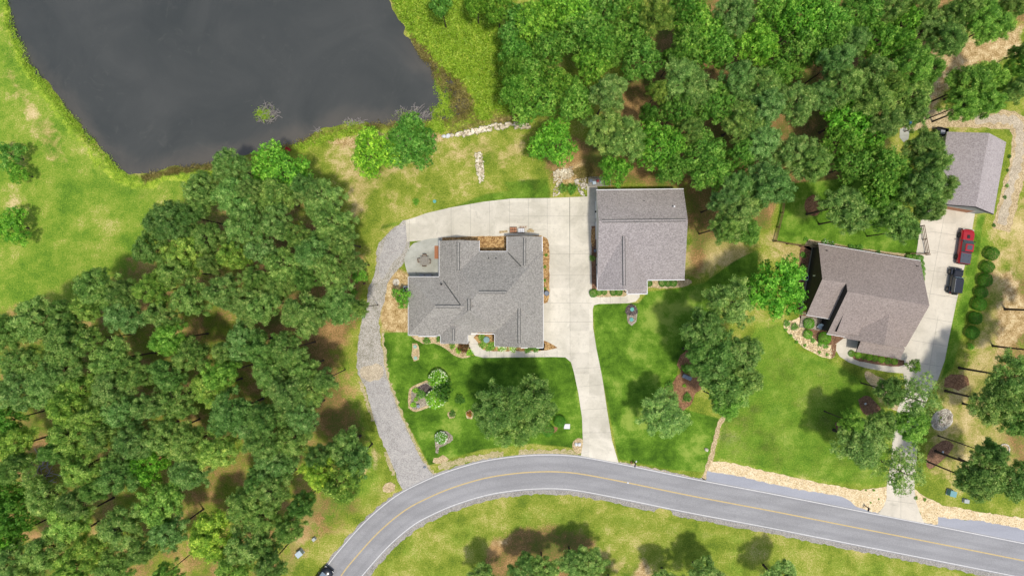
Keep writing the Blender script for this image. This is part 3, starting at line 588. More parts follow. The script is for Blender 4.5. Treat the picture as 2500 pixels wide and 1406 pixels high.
# --- house 1 (centre): multi-hip grey shingle house
def house_one():
    ox, oy = G(1160, 715, 3.0); root = empty('house', (ox, oy, 0), 0, 'large single-storey house with grey hipped roof beside the curved concrete driveway', 'house')
    def q(px, py, h=3.0): a = G(px, py, h); return (a[0]-ox, a[1]-oy)
    def blk(mb, X0, X1, Y0, Y1, ax, dz=0, hip=(0, 0), sl=.58, off=.5):
        x0, y1 = q(X0, Y0); x1, y0 = q(X1, Y1); half = (y1-y0)/2 if ax == 'x' else (x1-x0)/2
        zE = 3.0+dz
        return roof_block(mb, x0, x1, y0, y1, zE, zE+half*sl, ax, off, half*hip[0], half*hip[1])
    mb = MB()
    r1 = blk(mb, 1073, 1326, 614, 812, 'x', 0, (1, .9))
    r2 = blk(mb, 1072.5, 1170, 588, 735, 'y', .011)
    r3 = blk(mb, 1238, 1323, 578, 730, 'y', .006)
    r4 = blk(mb, 997, 1150, 676, 818, 'x', .009, (1, 0))
    r5 = blk(mb, 1208, 1326, 700, 845, 'y', .004)
    r6 = blk(mb, 1080, 1216, 690, 801, 'y', .45, (.62, 1))
    r7 = blk(mb, 1076, 1142, 770, 838, 'y', .014, (.0, 1))
    r8 = blk(mb, 1022, 1067, 780, 821, 'y', -.1, (1, 1), .4)
    r9 = blk(mb, 1272, 1325.6, 830, 849, 'x', -.12, (1, 1), .5)
    o = mb.build('roof', [M['shingle'], M['trim'], M['siding_light']], root); uvroof(o.data)
    vents = []
    def seg(px0, py0, px1, py1, r):
        z = r[0][2]; a = q(px0, py0, z); b = q(px1, py1, z); return ((a[0], a[1], z), (b[0], b[1], z))
    vents = [seg(1157, 713, 1240, 713, r1), seg(1121, 592, 1121, 660, r2), seg(1280.5, 582, 1280.5, 648, r3), seg(1054, 746.5, 1124, 746.5, r4), seg(1267, 748, 1267, 838, r5), seg(1148, 730, 1148, 759, r6), seg(1109, 803, 1109, 832, r7)]
    # keep every vent on its own ridge line
    fx = []
    for (a, b), r in zip(vents, (r1, r2, r3, r4, r5, r6, r7)):
        if abs(r[0][0]-r[1][0]) < 1e-6: a = (r[0][0], a[1], a[2]); b = (r[0][0], b[1], b[2])
        else: a = (max(a[0], r[0][0]), r[0][1], a[2]); b = (min(b[0], r[1][0]), r[0][1], b[2])
        fx.append((a, b))
    ridge_vent_shade(root, fx)
    for line in ([(1072.5, 588), (1072.5, 676), (997, 676), (997, 818), (1022, 818), (1022, 821), (1067, 821), (1067, 818.5), (1076, 818.5), (1076, 838), (1094, 838)], [(1127, 838), (1142, 838), (1142, 815), (1208, 815), (1208, 845), (1230, 845)], [(1272, 849), (1288, 849)], [(1310, 849), (1326, 849), (1326, 700), (1323.5, 578)], [(1170, 588), (1170, 614), (1238, 614), (1238, 578)]):
        tm = MB(); trim(tm, [q(*p) for p in line], 2.92); tm.build('fascia', M['trim'], root)
    # valley lines: thin dark strips where roofs meet
    for (a, b, za, zb) in (((1076.5, 677), (1124, 744), 3.05, 5.6), ((1239, 616), (1272, 650), 3.05, 4.6)):
        A = q(*a, za); B = q(*b, zb); vl = MB(); vl.add([(A[0]-.05, A[1]-.05, za+.02), (A[0]+.05, A[1]+.05, za+.02), (B[0]+.05, B[1]+.05, zb+.03), (B[0]-.05, B[1]-.05, zb+.03)], [(0, 1, 2, 3)]); vl.build('valley_line', M['ridgedark'], root)
    rects = []
    for k, (X0, X1, Y0, Y1) in enumerate(((1075, 1324, 616, 811), (1075, 1168, 592, 735), (1241, 1320, 582, 730), (1000, 1150, 679, 815), (1211, 1323, 700, 842), (1079, 1139, 780, 834))):
        x0, y1 = q(X0, Y0); x1, y0 = q(X1, Y1); rects.append((x0+.3, x1-.3, y0+.3, y1-.3))
    walls(root, rects, 'siding_light')
    def wy(py): return q(1160, py)[1]
    def wx(px): return q(px, 715)[0]
    windows(root, [(wx(1045), wy(815)+.3, 'S', 1.8, 1.3, 1.6), (wx(1109), wy(834)+.3, 'S', 1.5, 1.3, 1.6), (wx(1232), wy(842)+.3, 'S', 1.2, 1.3, 1.6), (wx(1292), wy(842)+.3, 'S', 1.5, 1.3, 1.6), (wx(1120), wy(592)-.3, 'N', 1.6, 1.3, 1.6),
        (wx(1280), wy(582)-.3, 'N', 1.6, 1.3, 1.6), (wx(1205), wy(616)-.3, 'N', 1.8, 2.0, 1.2), (wx(1000)+.3, wy(720), 'W', 1.4, 1.2, 1.6), (wx(1000)+.3, wy(775), 'W', 1.4, 1.2, 1.6)])
    dr = MB().box((wx(1160), wy(811)+.27, 1.05), (1.0, .06, 2.1)).build('door', M['wood'], root); MB().cyl((wx(1160)+.38, wy(811)+.2, 1.0), .03, .05, 8, 'Y').build('handle', M['steel'], dr)
    gd = MB()
    for k in range(4): gd.box((wx(1323)-.28, wy(790), .35+k*.56), (.08, 4.6, .54))
    gd.build('garage_door', M['white'], root)
    for px, py in ((1193, 631), (1211, 631), (1077, 694)):
        zz = 3+(py-614)*K*.58 if py < 640 else 4.0
        a = q(px, py, zz); roof_pipe(root, a[0], a[1], zz)
house_one()

# --- house 2 (right of the driveway)
def house_two():
    ox, oy = G(1456, 464, 4.2); root = empty('house', (ox, oy, 0), .012, 'wide taupe-roofed garage building with one long crosswise ridge standing right of the driveway', 'garage building')
    def q(px, py, h=4.2): a = G(px, py, h); return (a[0]-ox, a[1]-oy)
    W = 13.28; mb = MB()
    yS = q(1664, 684)[1]-.1; yR = q(1676, 540, 6.6)[1]; off = (yR-yS)/(0-yS)
    r1 = roof_block(mb, 0, W, yS, 0, 4.2, 6.6, 'x', off)
    x1 = q(1577, 700)[0]; yb = q(1455, 708)[1]
    r2 = roof_block(mb, -.02, x1, yb, yb+9.2, 4.205, 6.02, 'y', .5)
    px0 = q(1528, 719)[0]; yp = q(1528, 719)[1]
    mb.box(((px0+x1)/2-.001, (yp+yb+.6)/2, 4.06), (x1-px0, yb-yp+.6, .24), 0, 1)
    n = len(mb.v); mb.add([(px0+.05, yp+.05, 4.18), (x1-.05, yp+.05, 4.18), (x1-.05, yb+.6, 4.42), (px0+.05, yb+.6, 4.42)], [(0, 1, 2, 3)], 0)
    o = mb.build('roof', [M['shingle2'], M['trim'], M['siding_light']], root); uvroof(o.data)
    ridge_vent_shade(root, [((.5, yR, 6.6), (W-.3, yR, 6.6)), ((r2[0][0], yb+.6, 6.02), (r2[0][0], yb+8.0, 6.02))], 'shingle2')
    tm = MB(); trim(tm, [(0, 0), (W, 0)], 4.14); tm.build('fascia', M['trim'], root); tm = MB(); trim(tm, [(W, yS), (x1, yS), (x1, yp), (px0, yp), (px0, yb), (0, yb), (0, yb+2.4)], 4.13)
    tm.build('fascia', M['trim'], root)
    walls(root, [(.35, W-.4, yS+.35, -.35, 4.05), (.352, x1-.35, yb+.35, yb+5, 4.045)], 'siding_light')
    # gable infill of the west and east ends
    for xx in (.36, W-.5): gi = MB(); gi.add([(xx, -.4, 4), (xx, yR, 6.35), (xx, yS+.5, 4), (xx+.1, -.4, 4), (xx+.1, yR, 6.35), (xx+.1, yS+.5, 4)], [(0, 1, 2), (3, 5, 4), (0, 3, 4, 1), (1, 4, 5, 2), (2, 5, 3, 0)]); gi.build('gable_wall', M['siding_light'], root)
    MB().box((px0+.4, yp+.3, 2), (.16, .16, 4)).build('porch_post', M['trim'], root); MB().box((x1-.3, yp+.3, 2), (.16, .16, 4)).build('porch_post', M['trim'], root)
    for k in range(2):
        g = MB()
        for j in range(4): g.box((.31, -2.6-k*3.3, .4+j*.6), (.07, 2.7, .58))
        g.build('garage_door', M['white'], root)
    d = MB().box((.31, -9.6, 1.05), (.07, 1, 2.1)).build('door', M['wood'], root); MB().cyl((.24, -9.25, 1), .03, .06, 8, 'X').build('handle', M['steel'], d)
    windows(root, [(.35, -12.6, 'W', 1.2, 1.2, 1.7), (2.6, yb+.35, 'S', 1.6, 1.3, 1.7), (9.5, yS+.35, 'S', 1.4, 1.3, 1.7), (11.6, yS+.35, 'S', 1.0, 1.3, 1.7), (W-.4, -5, 'E', 1.2, 1.2, 2.5), (W-.4, -11, 'E', 1.2, 1.2, 1.7)])
    a = q(1571, 493, 4.9); roof_pipe(root, a[0], a[1], 5.0)
    a = q(1643, 508, 5.3); roof_pipe(root, a[0], a[1], 5.4, 'white', .14, .7)
    for yy in (-3.2, -11.4): MB().box((.0, yy, 3.2), (.28, .28, .34)).build('wall_lamp', M['black'], root)
house_two()

# --- house 3 (far right), turned a little
def house_three():
    ox, oy = G(1998, 595, 3.0); rz = -math.radians(9.53); root = empty('house', (ox, oy, 0), rz, 'brown-roofed house with dark siding standing slightly askew near the parked cars', 'house')
    c, s = math.cos(-rz), math.sin(-rz)
    def q(px, py, h=3.0):
        a = G(px, py, h); dx, dy = a[0]-ox, a[1]-oy; return (c*dx-s*dy, s*dx+c*dy)
    W = 15.95; N1 = 6.87; D = 13.5; mb = MB()
    zR = 7.15; sl = (zR-3)/N1
    xl = 3.62; yl = 5.57
    # left wing: same north slope, lower ridge
    roof_block(mb, 0, xl, -2*yl, 0, 3.0, 3.0+sl*yl, 'x', .5)
    roof_block(mb, xl, W, -2*N1+.25, 0, 3.0, zR, 'x', 1-N1/(2*N1-.25), zE2=3.0)
    mb2 = mb
    # garage wing
    gx0, gy = q(2062, 826); gx1 = W-.25
    gx0 += .05; half = (gx1-gx0)/2
    rr = roof_block(mb, gx0, gx1, gy, gy+7.0, 3.01, 3.01+half*.6, 'y', .5)
    # pent roof under the gable
    pa = q(2091.5, 856.6, 2.6)[0]; yp = gy-1.75
    mb.add([(pa, yp, 2.55), (gx1-.03, yp, 2.55), (gx1-.03, gy+.02, 3.35), (pa, gy+.02, 3.35), (pa, yp, 2.4), (gx1-.03, yp, 2.4), (gx1-.03, gy+.02, 2.6), (pa, gy+.02, 2.6)], [(0, 1, 2, 3)], 0)
    n = len(mb.v)-8
    for f in ((0, 4, 5, 1), (1, 5, 6, 2), (3, 7, 4, 0)): mb.f.append(tuple(i+n for i in f)); mb.m.append(1)
    # shed dormer on the south slope
    dx0, dy0 = q(2056, 764, 5.3); dx1, _ = q(2090, 775, 5.0); dyb = q(2040, 800, 3.9)[1]
    zt = 3+sl*(dy0+13.5)
    dx0 = 4.6; dx1 = 7.9; y_t = -9.9; y_b = -12.9; z_t = 3+sl*(13.55+y_t)+.02; z_b = 3.95
    zs = lambda y: 3+sl*(13.5+y)
    mb.add([(dx0, y_b, z_b), (dx1, y_b, z_b), (dx1, y_t, z_t), (dx0, y_t, z_t), (dx0, y_b, zs(y_b)-.1), (dx1, y_b, zs(y_b)-.1), (dx1, y_t, z_t-.3), (dx0, y_t, z_t-.3)], [(0, 1, 2, 3)], 0)
    n = len(mb.v)-8
    for f in ((0, 4, 5, 1), (1, 5, 6, 2), (3, 7, 4, 0)): mb.f.append(tuple(i+n for i in f)); mb.m.append(2)
    o = mb.build('roof', [M['shingle3'], M['siding_dark'], M['siding_dark']], root); uvroof(o.data)
    for ln in ([(0, 0), (W, 0)], [(0, -2*yl), (xl, -2*yl)], [(xl, -2*N1+.25), (gx0, -2*N1+.25)]): tm = MB(); trim(tm, ln, 2.93, .14, .14); tm.build('gutter', M['trim'], root)
    walls(root, [(xl+.2, W-.45, -2*N1+.7, -.35, 2.85), (.36, xl+.4, -9.2, -.37, 2.84), (gx0+.35, gx1-.35, gy+.35, gy+4, 2.83)], 'siding_dark')
    gi = MB(); x_ = .38; gi.add([(x_, -.5, 2.8), (x_, -yl, 3.0+sl*yl-.35), (x_, -2*yl+.5, 2.8), (x_+.1, -.5, 2.8), (x_+.1, -yl, 3.0+sl*yl-.35), (x_+.1, -2*yl+.5, 2.8)], [(0, 1, 2), (3, 5, 4), (0, 3, 4, 1), (1, 4, 5, 2), (2, 5, 3, 0)]); gi.build('gable_wall', M['siding_dark'], root)
    MB().box((.1, -5.0, 3.4), (.25, .18, .75)).build('wall_lamp', M['white'], root)
    # low side terrace and porch
    MB().box((2.1, -12.2, .12), (3.3, 1.9, .24)).build('porch_floor', M['bedgrey'], root)
    for xx in (.4, 3.3): MB().box((xx, -2*yl+.25, 1.4), (.18, .18, 2.8)).build('porch_post', M['trim'], root)
    windows(root, [(5, -.35, 'N', 1.6, 1.3, 1.6), (11, -.35, 'N', 1.6, 1.3, 1.6), (gx0+5, gy+.35, 'S', 1.2, 1.2, 1.6), (6, -2*N1+.7, 'S', 1.4, 1.3, 1.6)], 'trim')
    g = MB()
    for j in range(4): g.box((gx1-.31, gy+2.2+2.2, .4+j*.56), (.07, 4.8, .54))
    g.build('garage_door', M['wood'], root)
    d = MB().box((7.4, -2*N1+.66, 1.05), (1, .07, 2.1)).build('door', M['white'], root); MB().cyl((7.75, -2*N1+.58, 1), .03, .05, 8, 'Y').build('handle', M['steel'], d)
    for px, py in ((2017, 612), (2237, 650)):
        a = q(px, py, 3.5); roof_pipe(root, a[0], a[1], 3+sl*-a[1])
house_three()

# --- detached garage (upper right)
def garage_four():
    a = G(2456.6, 347.5, 3.5); rz = -math.radians(10.0); c, s = math.cos(rz), math.sin(rz); Wd = 9.2; Dp = 11.2
    ox, oy = a[0]-c*Wd, a[1]-s*Wd; root = empty('garage', (ox, oy, 0), rz, 'detached garage with pale grey gable roof beyond the red pickup truck', 'garage')
    mb = MB(); roof_block(mb, 0, Wd, -Dp, 0, 3.5, 6.2, 'y', .5); o = mb.build('roof', [M['shingle4'], M['trim'], M['siding_grey']], root); uvroof(o.data)
    walls(root, [(.3, Wd-.3, -Dp+.35, -.35, 3.35)], 'siding_grey')
    tm = MB()
    for sx in (0, 1):
        x0 = 0 if sx == 0 else Wd; xm = Wd/2
        tm.tube([(x0, -Dp-.04, 3.42), (xm, -Dp-.04, 6.12)], [.1, .1], 4)
    tm.build('barge_board', M['siding_dark'], root)
    g = MB()
    for j in range(4): g.box((Wd/2, -Dp+.30, .42+j*.6), (5.2, .08, .57))
    g.build('garage_door', M['terracotta'], root)
    MB().box((Wd/2, -Dp+.29, 2.78), (5.6, .12, .18)).box((Wd/2-2.75, -Dp+.29, 1.35), (.16, .12, 2.7)).box((Wd/2+2.75, -Dp+.29, 1.35), (.16, .12, 2.7)).build('door_frame', M['trim'], root)
    windows(root, [(Wd-.3, -4, 'E', 1.1, 1.1, 1.9), (Wd-.3, -8, 'E', 1.1, 1.1, 1.9), (Wd/2, -.35, 'N', 1.2, 1.1, 1.9)])
garage_four()

# ------------------------------------------------------------------ foliage
def leaves(cen, nrm, size, asp, r, updir=None, spread=.8, base=0.5):
    """one quad per centre, facing roughly nrm; returns verts, faces, var"""
    n = len(cen); d = nrm+r.normal(0, spread, (n, 3)); d /= np.linalg.norm(d, axis=1)[:, None]+1e-9
    t = r.normal(0, 1, (n, 3)) if updir is None else updir+r.normal(0, .35, (n, 3))
    u = t-(t*d).sum(1)[:, None]*d; u /= np.linalg.norm(u, axis=1)[:, None]+1e-9; v = np.cross(d, u)
    s = (size*r.uniform(.65, 1.35, n))[:, None]
    a = u*s*.5; b = v*s*.5*asp
    V = np.stack([cen-a, cen+b*.9-a*.1, cen+a, cen-b*.9-a*.1], 1).reshape(-1, 3)
    F = np.arange(4*n).reshape(-1, 4); var = np.repeat(np.clip(base+r.normal(0, .1, n), 0, 1), 4)
    return V, F, var
def crown_mesh(name, kind, seed, R, VR, nl, per, lobe, leaf, asp, mat, gaps=0.0, zc=0):
    r = np.random.default_rng(seed); C = []; tries = 0
    while len(C) < nl and tries < 6000:
        tries += 1
        a = r.uniform(0, 2*math.pi); el = math.asin(r.uniform(-.35, 1)); q = r.uniform(.35, 1)**.6
        if kind == 'pine': q = r.uniform(.2, 1)**.55
        lumps = 1+.16*math.sin(a*3+seed)+.10*math.sin(a*5+seed*2.1)
        p = np.array([math.cos(a)*math.cos(el)*q*R*lumps*(1-lobe*.5), math.sin(a)*math.cos(el)*q*R*lumps*(1-lobe*.5), math.sin(el)*q*VR])
        if kind == 'pine': p[2] = p[2]*.9 - .25*math.hypot(p[0], p[1]) + (.5 if q < .4 else 0)
        lr = lobe*R*r.uniform(.65, 1.2)
        if all(np.linalg.norm((p-c)*np.array([1, 1, .6])) > (.62 if kind != 'pine' else .5)*(lr+l)*(.75) for c, l, _ in C):
            C.append((p, lr, r.uniform(-.13, .13)))
    Vs, Fs, vs, k = [], [], [], 0
    for c, lr, tone in C:
        tk = 9; nt = max(4, int(per*(lr/(lobe*R))**2/tk)); n = nt*tk
        z = np.repeat(r.uniform(-.4, 1, nt), tk); a = np.repeat(r.uniform(0, 2*math.pi, nt), tk); sr = np.sqrt(1-z*z); nn = np.stack([sr*np.cos(a), sr*np.sin(a), z], 1)
        rad = lr*np.repeat(r.uniform(.5, 1.0, nt)**.7, tk)
        bumps = 1+.13*np.sin(nn[:, 0]*5+seed)*np.sin(nn[:, 1]*6+c[0]*3)
        cen = c+nn*(rad*bumps)[:, None]*np.array([1, 1, .8 if kind != 'pine' else .62])+r.normal(0, leaf*.42, (n, 3))
        V, F, var = leaves(cen, nn+np.array([0, 0, .35]), leaf, asp, r, nn if kind == 'pine' else None, .45, .5+tone+np.repeat(r.normal(0, .17, nt), tk))
        if kind == 'pine': pass
        Vs.append(V); Fs.append(F+k); vs.append(var); k += len(V)
    V = np.concatenate(Vs); V[:, 2] += zc
    me = npmesh(name, V, np.concatenate(Fs), M[mat], {'var': ('FLOAT', np.concatenate(vs))}); return me, C
def trunk_mesh(name, seed, Ht, r0, zc, C, pine):
    random.seed(seed); mb = MB(); lean = (random.uniform(-.3, .3), random.uniform(-.3, .3)); top = Ht
    pts = [(lean[0]*t*t, lean[1]*t*t, -.1+top*t) for t in (0, .03, .12, .3, .5, .7, .85, 1)]
    mb.tube(pts, [r0*1.6, r0*1.15, r0, r0*.88, r0*.74, r0*.55, r0*.36, r0*.1], 7)
    for p, lr, _ in C[::(2 if pine else 3)]:
        t0 = max(.25, min(.93, (zc+p[2]-(1.2 if pine else 2.2))/Ht)); s = (lean[0]*t0*t0, lean[1]*t0*t0, top*t0); e = (p[0]*.92, p[1]*.92, zc+p[2]*.9)
        m = tuple((a+b)/2+(0, 0, .25)[i] for i, (a, b) in enumerate(zip(s, e))); rr = r0*.3
        mb.tube([s, m, e], [rr, rr*.65, rr*.2], 4)
    if pine:
        for k in range(9):
            z = random.uniform(.32, .62)*Ht; a = random.uniform(0, 6.28); l = random.uniform(.5, 1.6); mb.tube([(0, 0, z), (math.cos(a)*l, math.sin(a)*l, z+random.uniform(-.1, .35))], [.04, .012], 4)
    o = mb.build(name, M['bark']); me = o.data; bpy.data.objects.remove(o); return me
PROTO = {}
def proto(key, kind, seed, R, VR, nl, per, lobe, leaf, asp, mat, zc, Ht, r0):
    me, C = crown_mesh('crown', kind, seed, R, VR, nl, per, lobe, leaf, asp, mat, zc=zc); PROTO.setdefault(key, []).append((me, trunk_mesh('trunk', seed, Ht, r0, zc, C, kind == 'pine'), R, zc))
for sd in range(7): proto('pine', 'pine', 11+sd, 3.9, 3.4, 88, 270, .175, .34, .36, 'pine', 12.2, 14.4, .2)
for sd in range(3): proto('sparse', 'pine', 41+sd, 4.2, 3.0, 36, 190, .2, .34, .34, 'pine', 12.2, 14.0, .19)
for sd in range(5): proto('broad', 'broad', 61+sd, 4.9, 3.6, 60, 400, .24, .28, .7, 'broad', 8.6, 10.4, .24)
for sd in range(2): proto('open', 'broad', 81+sd, 4.6, 3.0, 44, 230, .2, .32, .6, 'broad', 6.2, 7.8, .2)
for sd in range(2): proto('shrub', 'broad', 91+sd, 1.5, 1.15, 26, 130, .34, .16, .7, 'broad', .95, 1.1, .05)
for sd in range(2):
    r_ = np.random.default_rng(300+sd); n_ = 2600; z_ = r_.uniform(-.7, 1, n_); a_ = r_.uniform(0, 6.283, n_); q_ = np.sqrt(1-z_*z_); nn_ = np.stack([q_*np.cos(a_), q_*np.sin(a_), z_], 1)
    rad_ = 1.4*(1+.05*np.sin(a_*4+sd)*q_+.05*r_.normal(0, 1, n_)); V_, F_, var_ = leaves(nn_*rad_[:, None]*np.array([1, 1, .85]), nn_, .17, .7, r_, None, .45, .45); V_[:, 2] += 1.1
    PROTO.setdefault('ball', []).append((npmesh('crown', V_, F_, M['broad'], {'var': ('FLOAT', var_)}), trunk_mesh('trunk', sd, 1.1, .06, .9, [(np.array([.4, .2, .3]), .3, 0), (np.array([-.4, .2, .3]), .3, 0)], False), 1.4, 1.1))
TINT = {'': (1, 1, 1), 'd': (.72, .84, .78), 'l': (1.22, 1.18, .9), 'y': (1.42, 1.36, .74), 'g': (.86, .96, 1.06), 'b': (.98, 1.13, .78), 'k': (.42, .55, .48), 'e': (.5, .66, .48), 'r': (1.5, .35, .35), 'p': (.62, .16, .32), 'o': (1.05, .98, .72)}
NAME = {'': 'mid-green', 'd': 'dark green', 'l': 'light green', 'y': 'yellow-green', 'g': 'bluish green', 'b': 'bright green', 'k': 'very dark', 'e': 'deep green', 'r': 'red', 'p': 'purple', 'o': 'olive green'}
TREES = []
def tree(kind, px, py, rpx, tint='', hf=1.0, label=None, cat='tree', group=None, name=None, force=False, sq=1.0):
    key = kind
    if not force:
        for t in TREES:
            if math.dist((px, py), (t[0], t[1])) < .42*max(rpx, t[2]): return None
    vs = PROTO[key]; me, tm, R0, zc0 = vs[random.randrange(len(vs))]
    zc = zc0*hf
    if key not in ('shrub', 'ball') and hf == 1.0: zc = zc0*(.88+.24*random.random())
    f = (H-zc)/H; R = rpx*K*f; s = R/R0; sz = zc/zc0
    x, y = G(px, py, zc)
    root = empty(name or {'pine': 'pine_tree', 'sparse': 'pine_tree', 'broad': 'broadleaf_tree', 'open': 'broadleaf_tree', 'shrub': 'shrub', 'ball': 'bush'}[kind], (x, y, 0), random.uniform(0, 6.28), label, cat, group)
    root.scale = (s, s*sq, sz if key not in ('shrub', 'ball') else s)
    c = link('crown', me, root); cc = TINT[tint]; j = [random.uniform(.9, 1.1)]*3; c.color = (cc[0]*j[0]*random.uniform(.95, 1.05), cc[1]*j[1], cc[2]*j[2]*random.uniform(.9, 1.1), 1)
    link('trunk', tm, root)
    TREES.append((px, py, rpx, tint, kind, root)); return root
def crop(kind_tint_list, ox, oy, sc=.34133):
    for (k, x, y, r, *t) in kind_tint_list: tree(k, ox+x*sc, oy+y*sc, r*sc*1.0, *(t or ['']))
random.seed(5)
p, b, sp, op = 'pine', 'broad', 'sparse', 'open'
# individually placed, distinctive trees first (photo pixel of crown centre, crown radius in px)
S = dict(force=True)
tree(b, 682, 430, 74, 'b', label='bright green rounded tree at the top of the left woods, nearest the pond', **S)
tree(b, 915, 374, 58, 'y', .9, label='yellow-green tree at the pond lawn, left one of the touching pair', **S)
tree(b, 1005, 352, 66, 'd', .9, label='dark green tree at the pond edge, right one of the touching pair', **S)
tree(b, 1352, 350, 54, 'b', .85, label='round bright green tree between the pond lawn rocks and the right woods', **S)
tree(b, 1893, 702, 73, 'b', 1.3, label='bright green round tree beside the dark side wall of the askew house', **S)
tree(p, 1620, 1016, 60, '', .6, label='small lone pine standing on the lawn right of the straight driveway', **S)
tree(p, 1212, 998, 64, 'd', .85, label='left part of the tree clump in the lawn of the middle house', **S)
tree(p, 1298, 984, 68, 'd', .95, label='right dark part of the tree clump in the lawn of the middle house', **S)
tree(p, 1256, 1042, 54, '', .75, label='lowest tree of the clump in the middle lawn, nearest the road', **S)
for i, a in enumerate([(1795, 738, 62, ''), (1722, 806, 54, 'd'), (1755, 862, 60, 'd'), (1805, 870, 58, ''), (1718, 868, 48, 'd'), (1782, 948, 62, ''), (1752, 905, 58, 'd'), (1815, 925, 48, ''), (1776, 985, 38, 'b')]):
    tree(p, *a, .95, group='pines grouped between the two right lawns', **S)
for i, a in enumerate([(2245, 975, 68, ''), (2230, 1040, 48, 'b'), (2105, 1080, 62, ''), (2150, 1040, 42, ''), (2205, 1150, 72, ''), (2080, 1030, 30, 'b'), (2178, 955, 36, 'd')]):
    tree('sparse' if i in (0, 4) else 'pine', *a, .72 if i != 0 else .8, group='thin pines over the far driveway', **S)
for i, a in enumerate([(2440, 985, 60, ''), (2478, 922, 58, ''), (2570, 862, 50, ''), (2488, 1020, 52, 'd'), (2412, 1150, 58, ''), (2478, 1172, 52, 'd'), (2388, 1178, 44, ''), (2420, 1108, 34, 'd'), (2603, 761, 55, '')]):
    tree(p, *a, .98, group='pines in the dry right-hand yard', **S)
for a in [(1282, 1396, 40, 'd'), (1326, 1392, 36, ''), (1398, 1378, 36, ''), (1442, 1378, 44, ''), (1500, 1450, 40, 'd'), (1722, 1418, 52, ''), (1640, 1432, 44, ''), (1905, 1424, 50, ''), (1180, 1425, 44, '')]:
    tree(p, *a, .56, group='short pines south of the road', **S)
for a in [(22, 380, 38, 'g'), (46, 424, 26, 'b')]: tree('open', *a, .5, group='bushy trees at the left photo edge', **S)
tree('open', 28, 552, 48, 'b', .6, group='bushy trees at the left photo edge', **S)
for a in ((1335, 120, 52, ''), (1300, 60, 50, 'l')): tree(b, *a, **S)
# right-hand woods, read tile by tile
crop([(b, 90, 190, 150, 'g'), (b, 50, 380, 120, 'g'), (b, 330, 110, 140, 'l'), (b, 480, 80, 170, 'l'), (b, 690, 60, 150), (b, 520, 240, 180), (b, 900, 260, 160), (b, 850, 70, 120), (p, 1060, 110, 130, 'o'),
      (b, 950, 440, 150), (b, 600, 470, 130, 'l'), (b, 130, 500, 150), (b, 190, 700, 180), (b, 490, 730, 150), (b, 330, 600, 120, 'o'), (p, 720, 660, 140), (b, 50, 660, 110), (p, 690, 930, 150), (p, 850, 990, 150), (b, 1070, 1040, 170, 'b'),
      (b, 1170, 1200, 120), (b, 760, 1225, 110, 'b'), (b, 640, 330, 140), (b, 780, 350, 120), (p, 1250, 560, 160, 'g'), (p, 1360, 640, 140, ''), (p, 1080, 650, 80, 'o'), (b, 1210, 800, 120), (b, 1480, 760, 150), (p, 1310, 920, 90), (b, 1380, 250, 200, 'l'), (b, 1480, 340, 160), (b, 1290, 330, 140),
      (b, 1250, 60, 130, 'd'), (p, 1640, 100, 140, 'g'), (b, 1760, 330, 150, 'l'), (p, 1650, 560, 140, 'g'), (p, 1700, 850, 160), (p, 1850, 620, 130), (b, 1400, 1100, 160, ''), (b, 1450, 1230, 150), (b, 1650, 1130, 110), (p, 1820, 1010, 150, 'g'), (p, 1660, 1340, 130, 'g'), (p, 1850, 1280, 150, 'g'), (b, 1180, 430, 80, 'd'), (b, 1000, 830, 70, 'd')], 1240, 0)
crop([(b, 100, 80, 170), (b, 290, 160, 180, 'b'), (b, 430, 180, 180), (b, 280, 350, 190), (b, 450, 330, 140), (b, 700, 100, 160), (b, 1010, 170, 130, 'l'), (b, 830, 300, 150), (b, 960, 340, 110), (b, 20, 330, 90, 'l'), (b, 80, 550, 110), (p, 650, 300, 120, 'g'), (p, 550, 430, 120, 'g'), (p, 600, 590, 140),
      (p, 820, 540, 140), (p, 1100, 470, 150, 'b'), (p, 1200, 500, 100, 'b'), (p, 1180, 200, 110), (p, 1330, 160, 130), (p, 1330, 290, 120), (p, 1560, 130, 140, 'b'), (p, 1660, 170, 140, 'b'), (p, 1450, 50, 120), (p, 1790, 50, 110, ''), (p, 950, 40, 110), (p, 1150, 50, 110), (p, 820, 720, 140), (p, 1070, 680, 150), (p, 890, 850, 120), (p, 1080, 830, 100),
      (p, 250, 720, 150), (p, 430, 680, 120, 'g'), (p, 50, 760, 130, 'g'), (b, 610, 850, 160, 'b'), (b, 720, 960, 150, 'b'), (b, 560, 1010, 140), (p, 260, 1110, 170), (p, 380, 1160, 130), (p, 50, 1010, 140, 'g'), (p, 80, 1330, 150, 'g'), (b, 850, 1200, 170, ''), (b, 950, 1320, 140), (b, 640, 1180, 130),
      (p, 1180, 1060, 140), (p, 1230, 1170, 110), (p, 1180, 1330, 150), (p, 1290, 1340, 110), (p, 1500, 600, 150, 'b'), (p, 1650, 560, 130, 'b'), (p, 1430, 750, 110, 'b'), (p, 1600, 720, 130, 'b'), (p, 1860, 480, 90, 'b'), (p, 1840, 640, 90), (p, 1850, 370, 60), (p, 930, 620, 100, 'o')], 1860, 0)
crop([(p, 580, 120, 150), (p, 680, 200, 120), (b, 830, 60, 150), (b, 860, 180, 110), (p, 980, 230, 130), (p, 1150, 60, 130), (p, 1210, 150, 100), (p, 1040, 300, 90)], 1860, 460)
crop([(p, 1640, 180, 150, ''), (p, 1730, 90, 130, ''), (p, 1560, 270, 110, ''), (p, 1700, 300, 110, 'b'), (p, 1560, 100, 110, 'g')], 1240, 460)
crop([(b, 1330, 20, 90, 'g'), (b, 1590, 20, 90, 'o'), (b, 1750, 60, 110, 'o'), (b, 1830, 640, 90, 'b'), (b, 1840, 500, 80)], 620, 0)
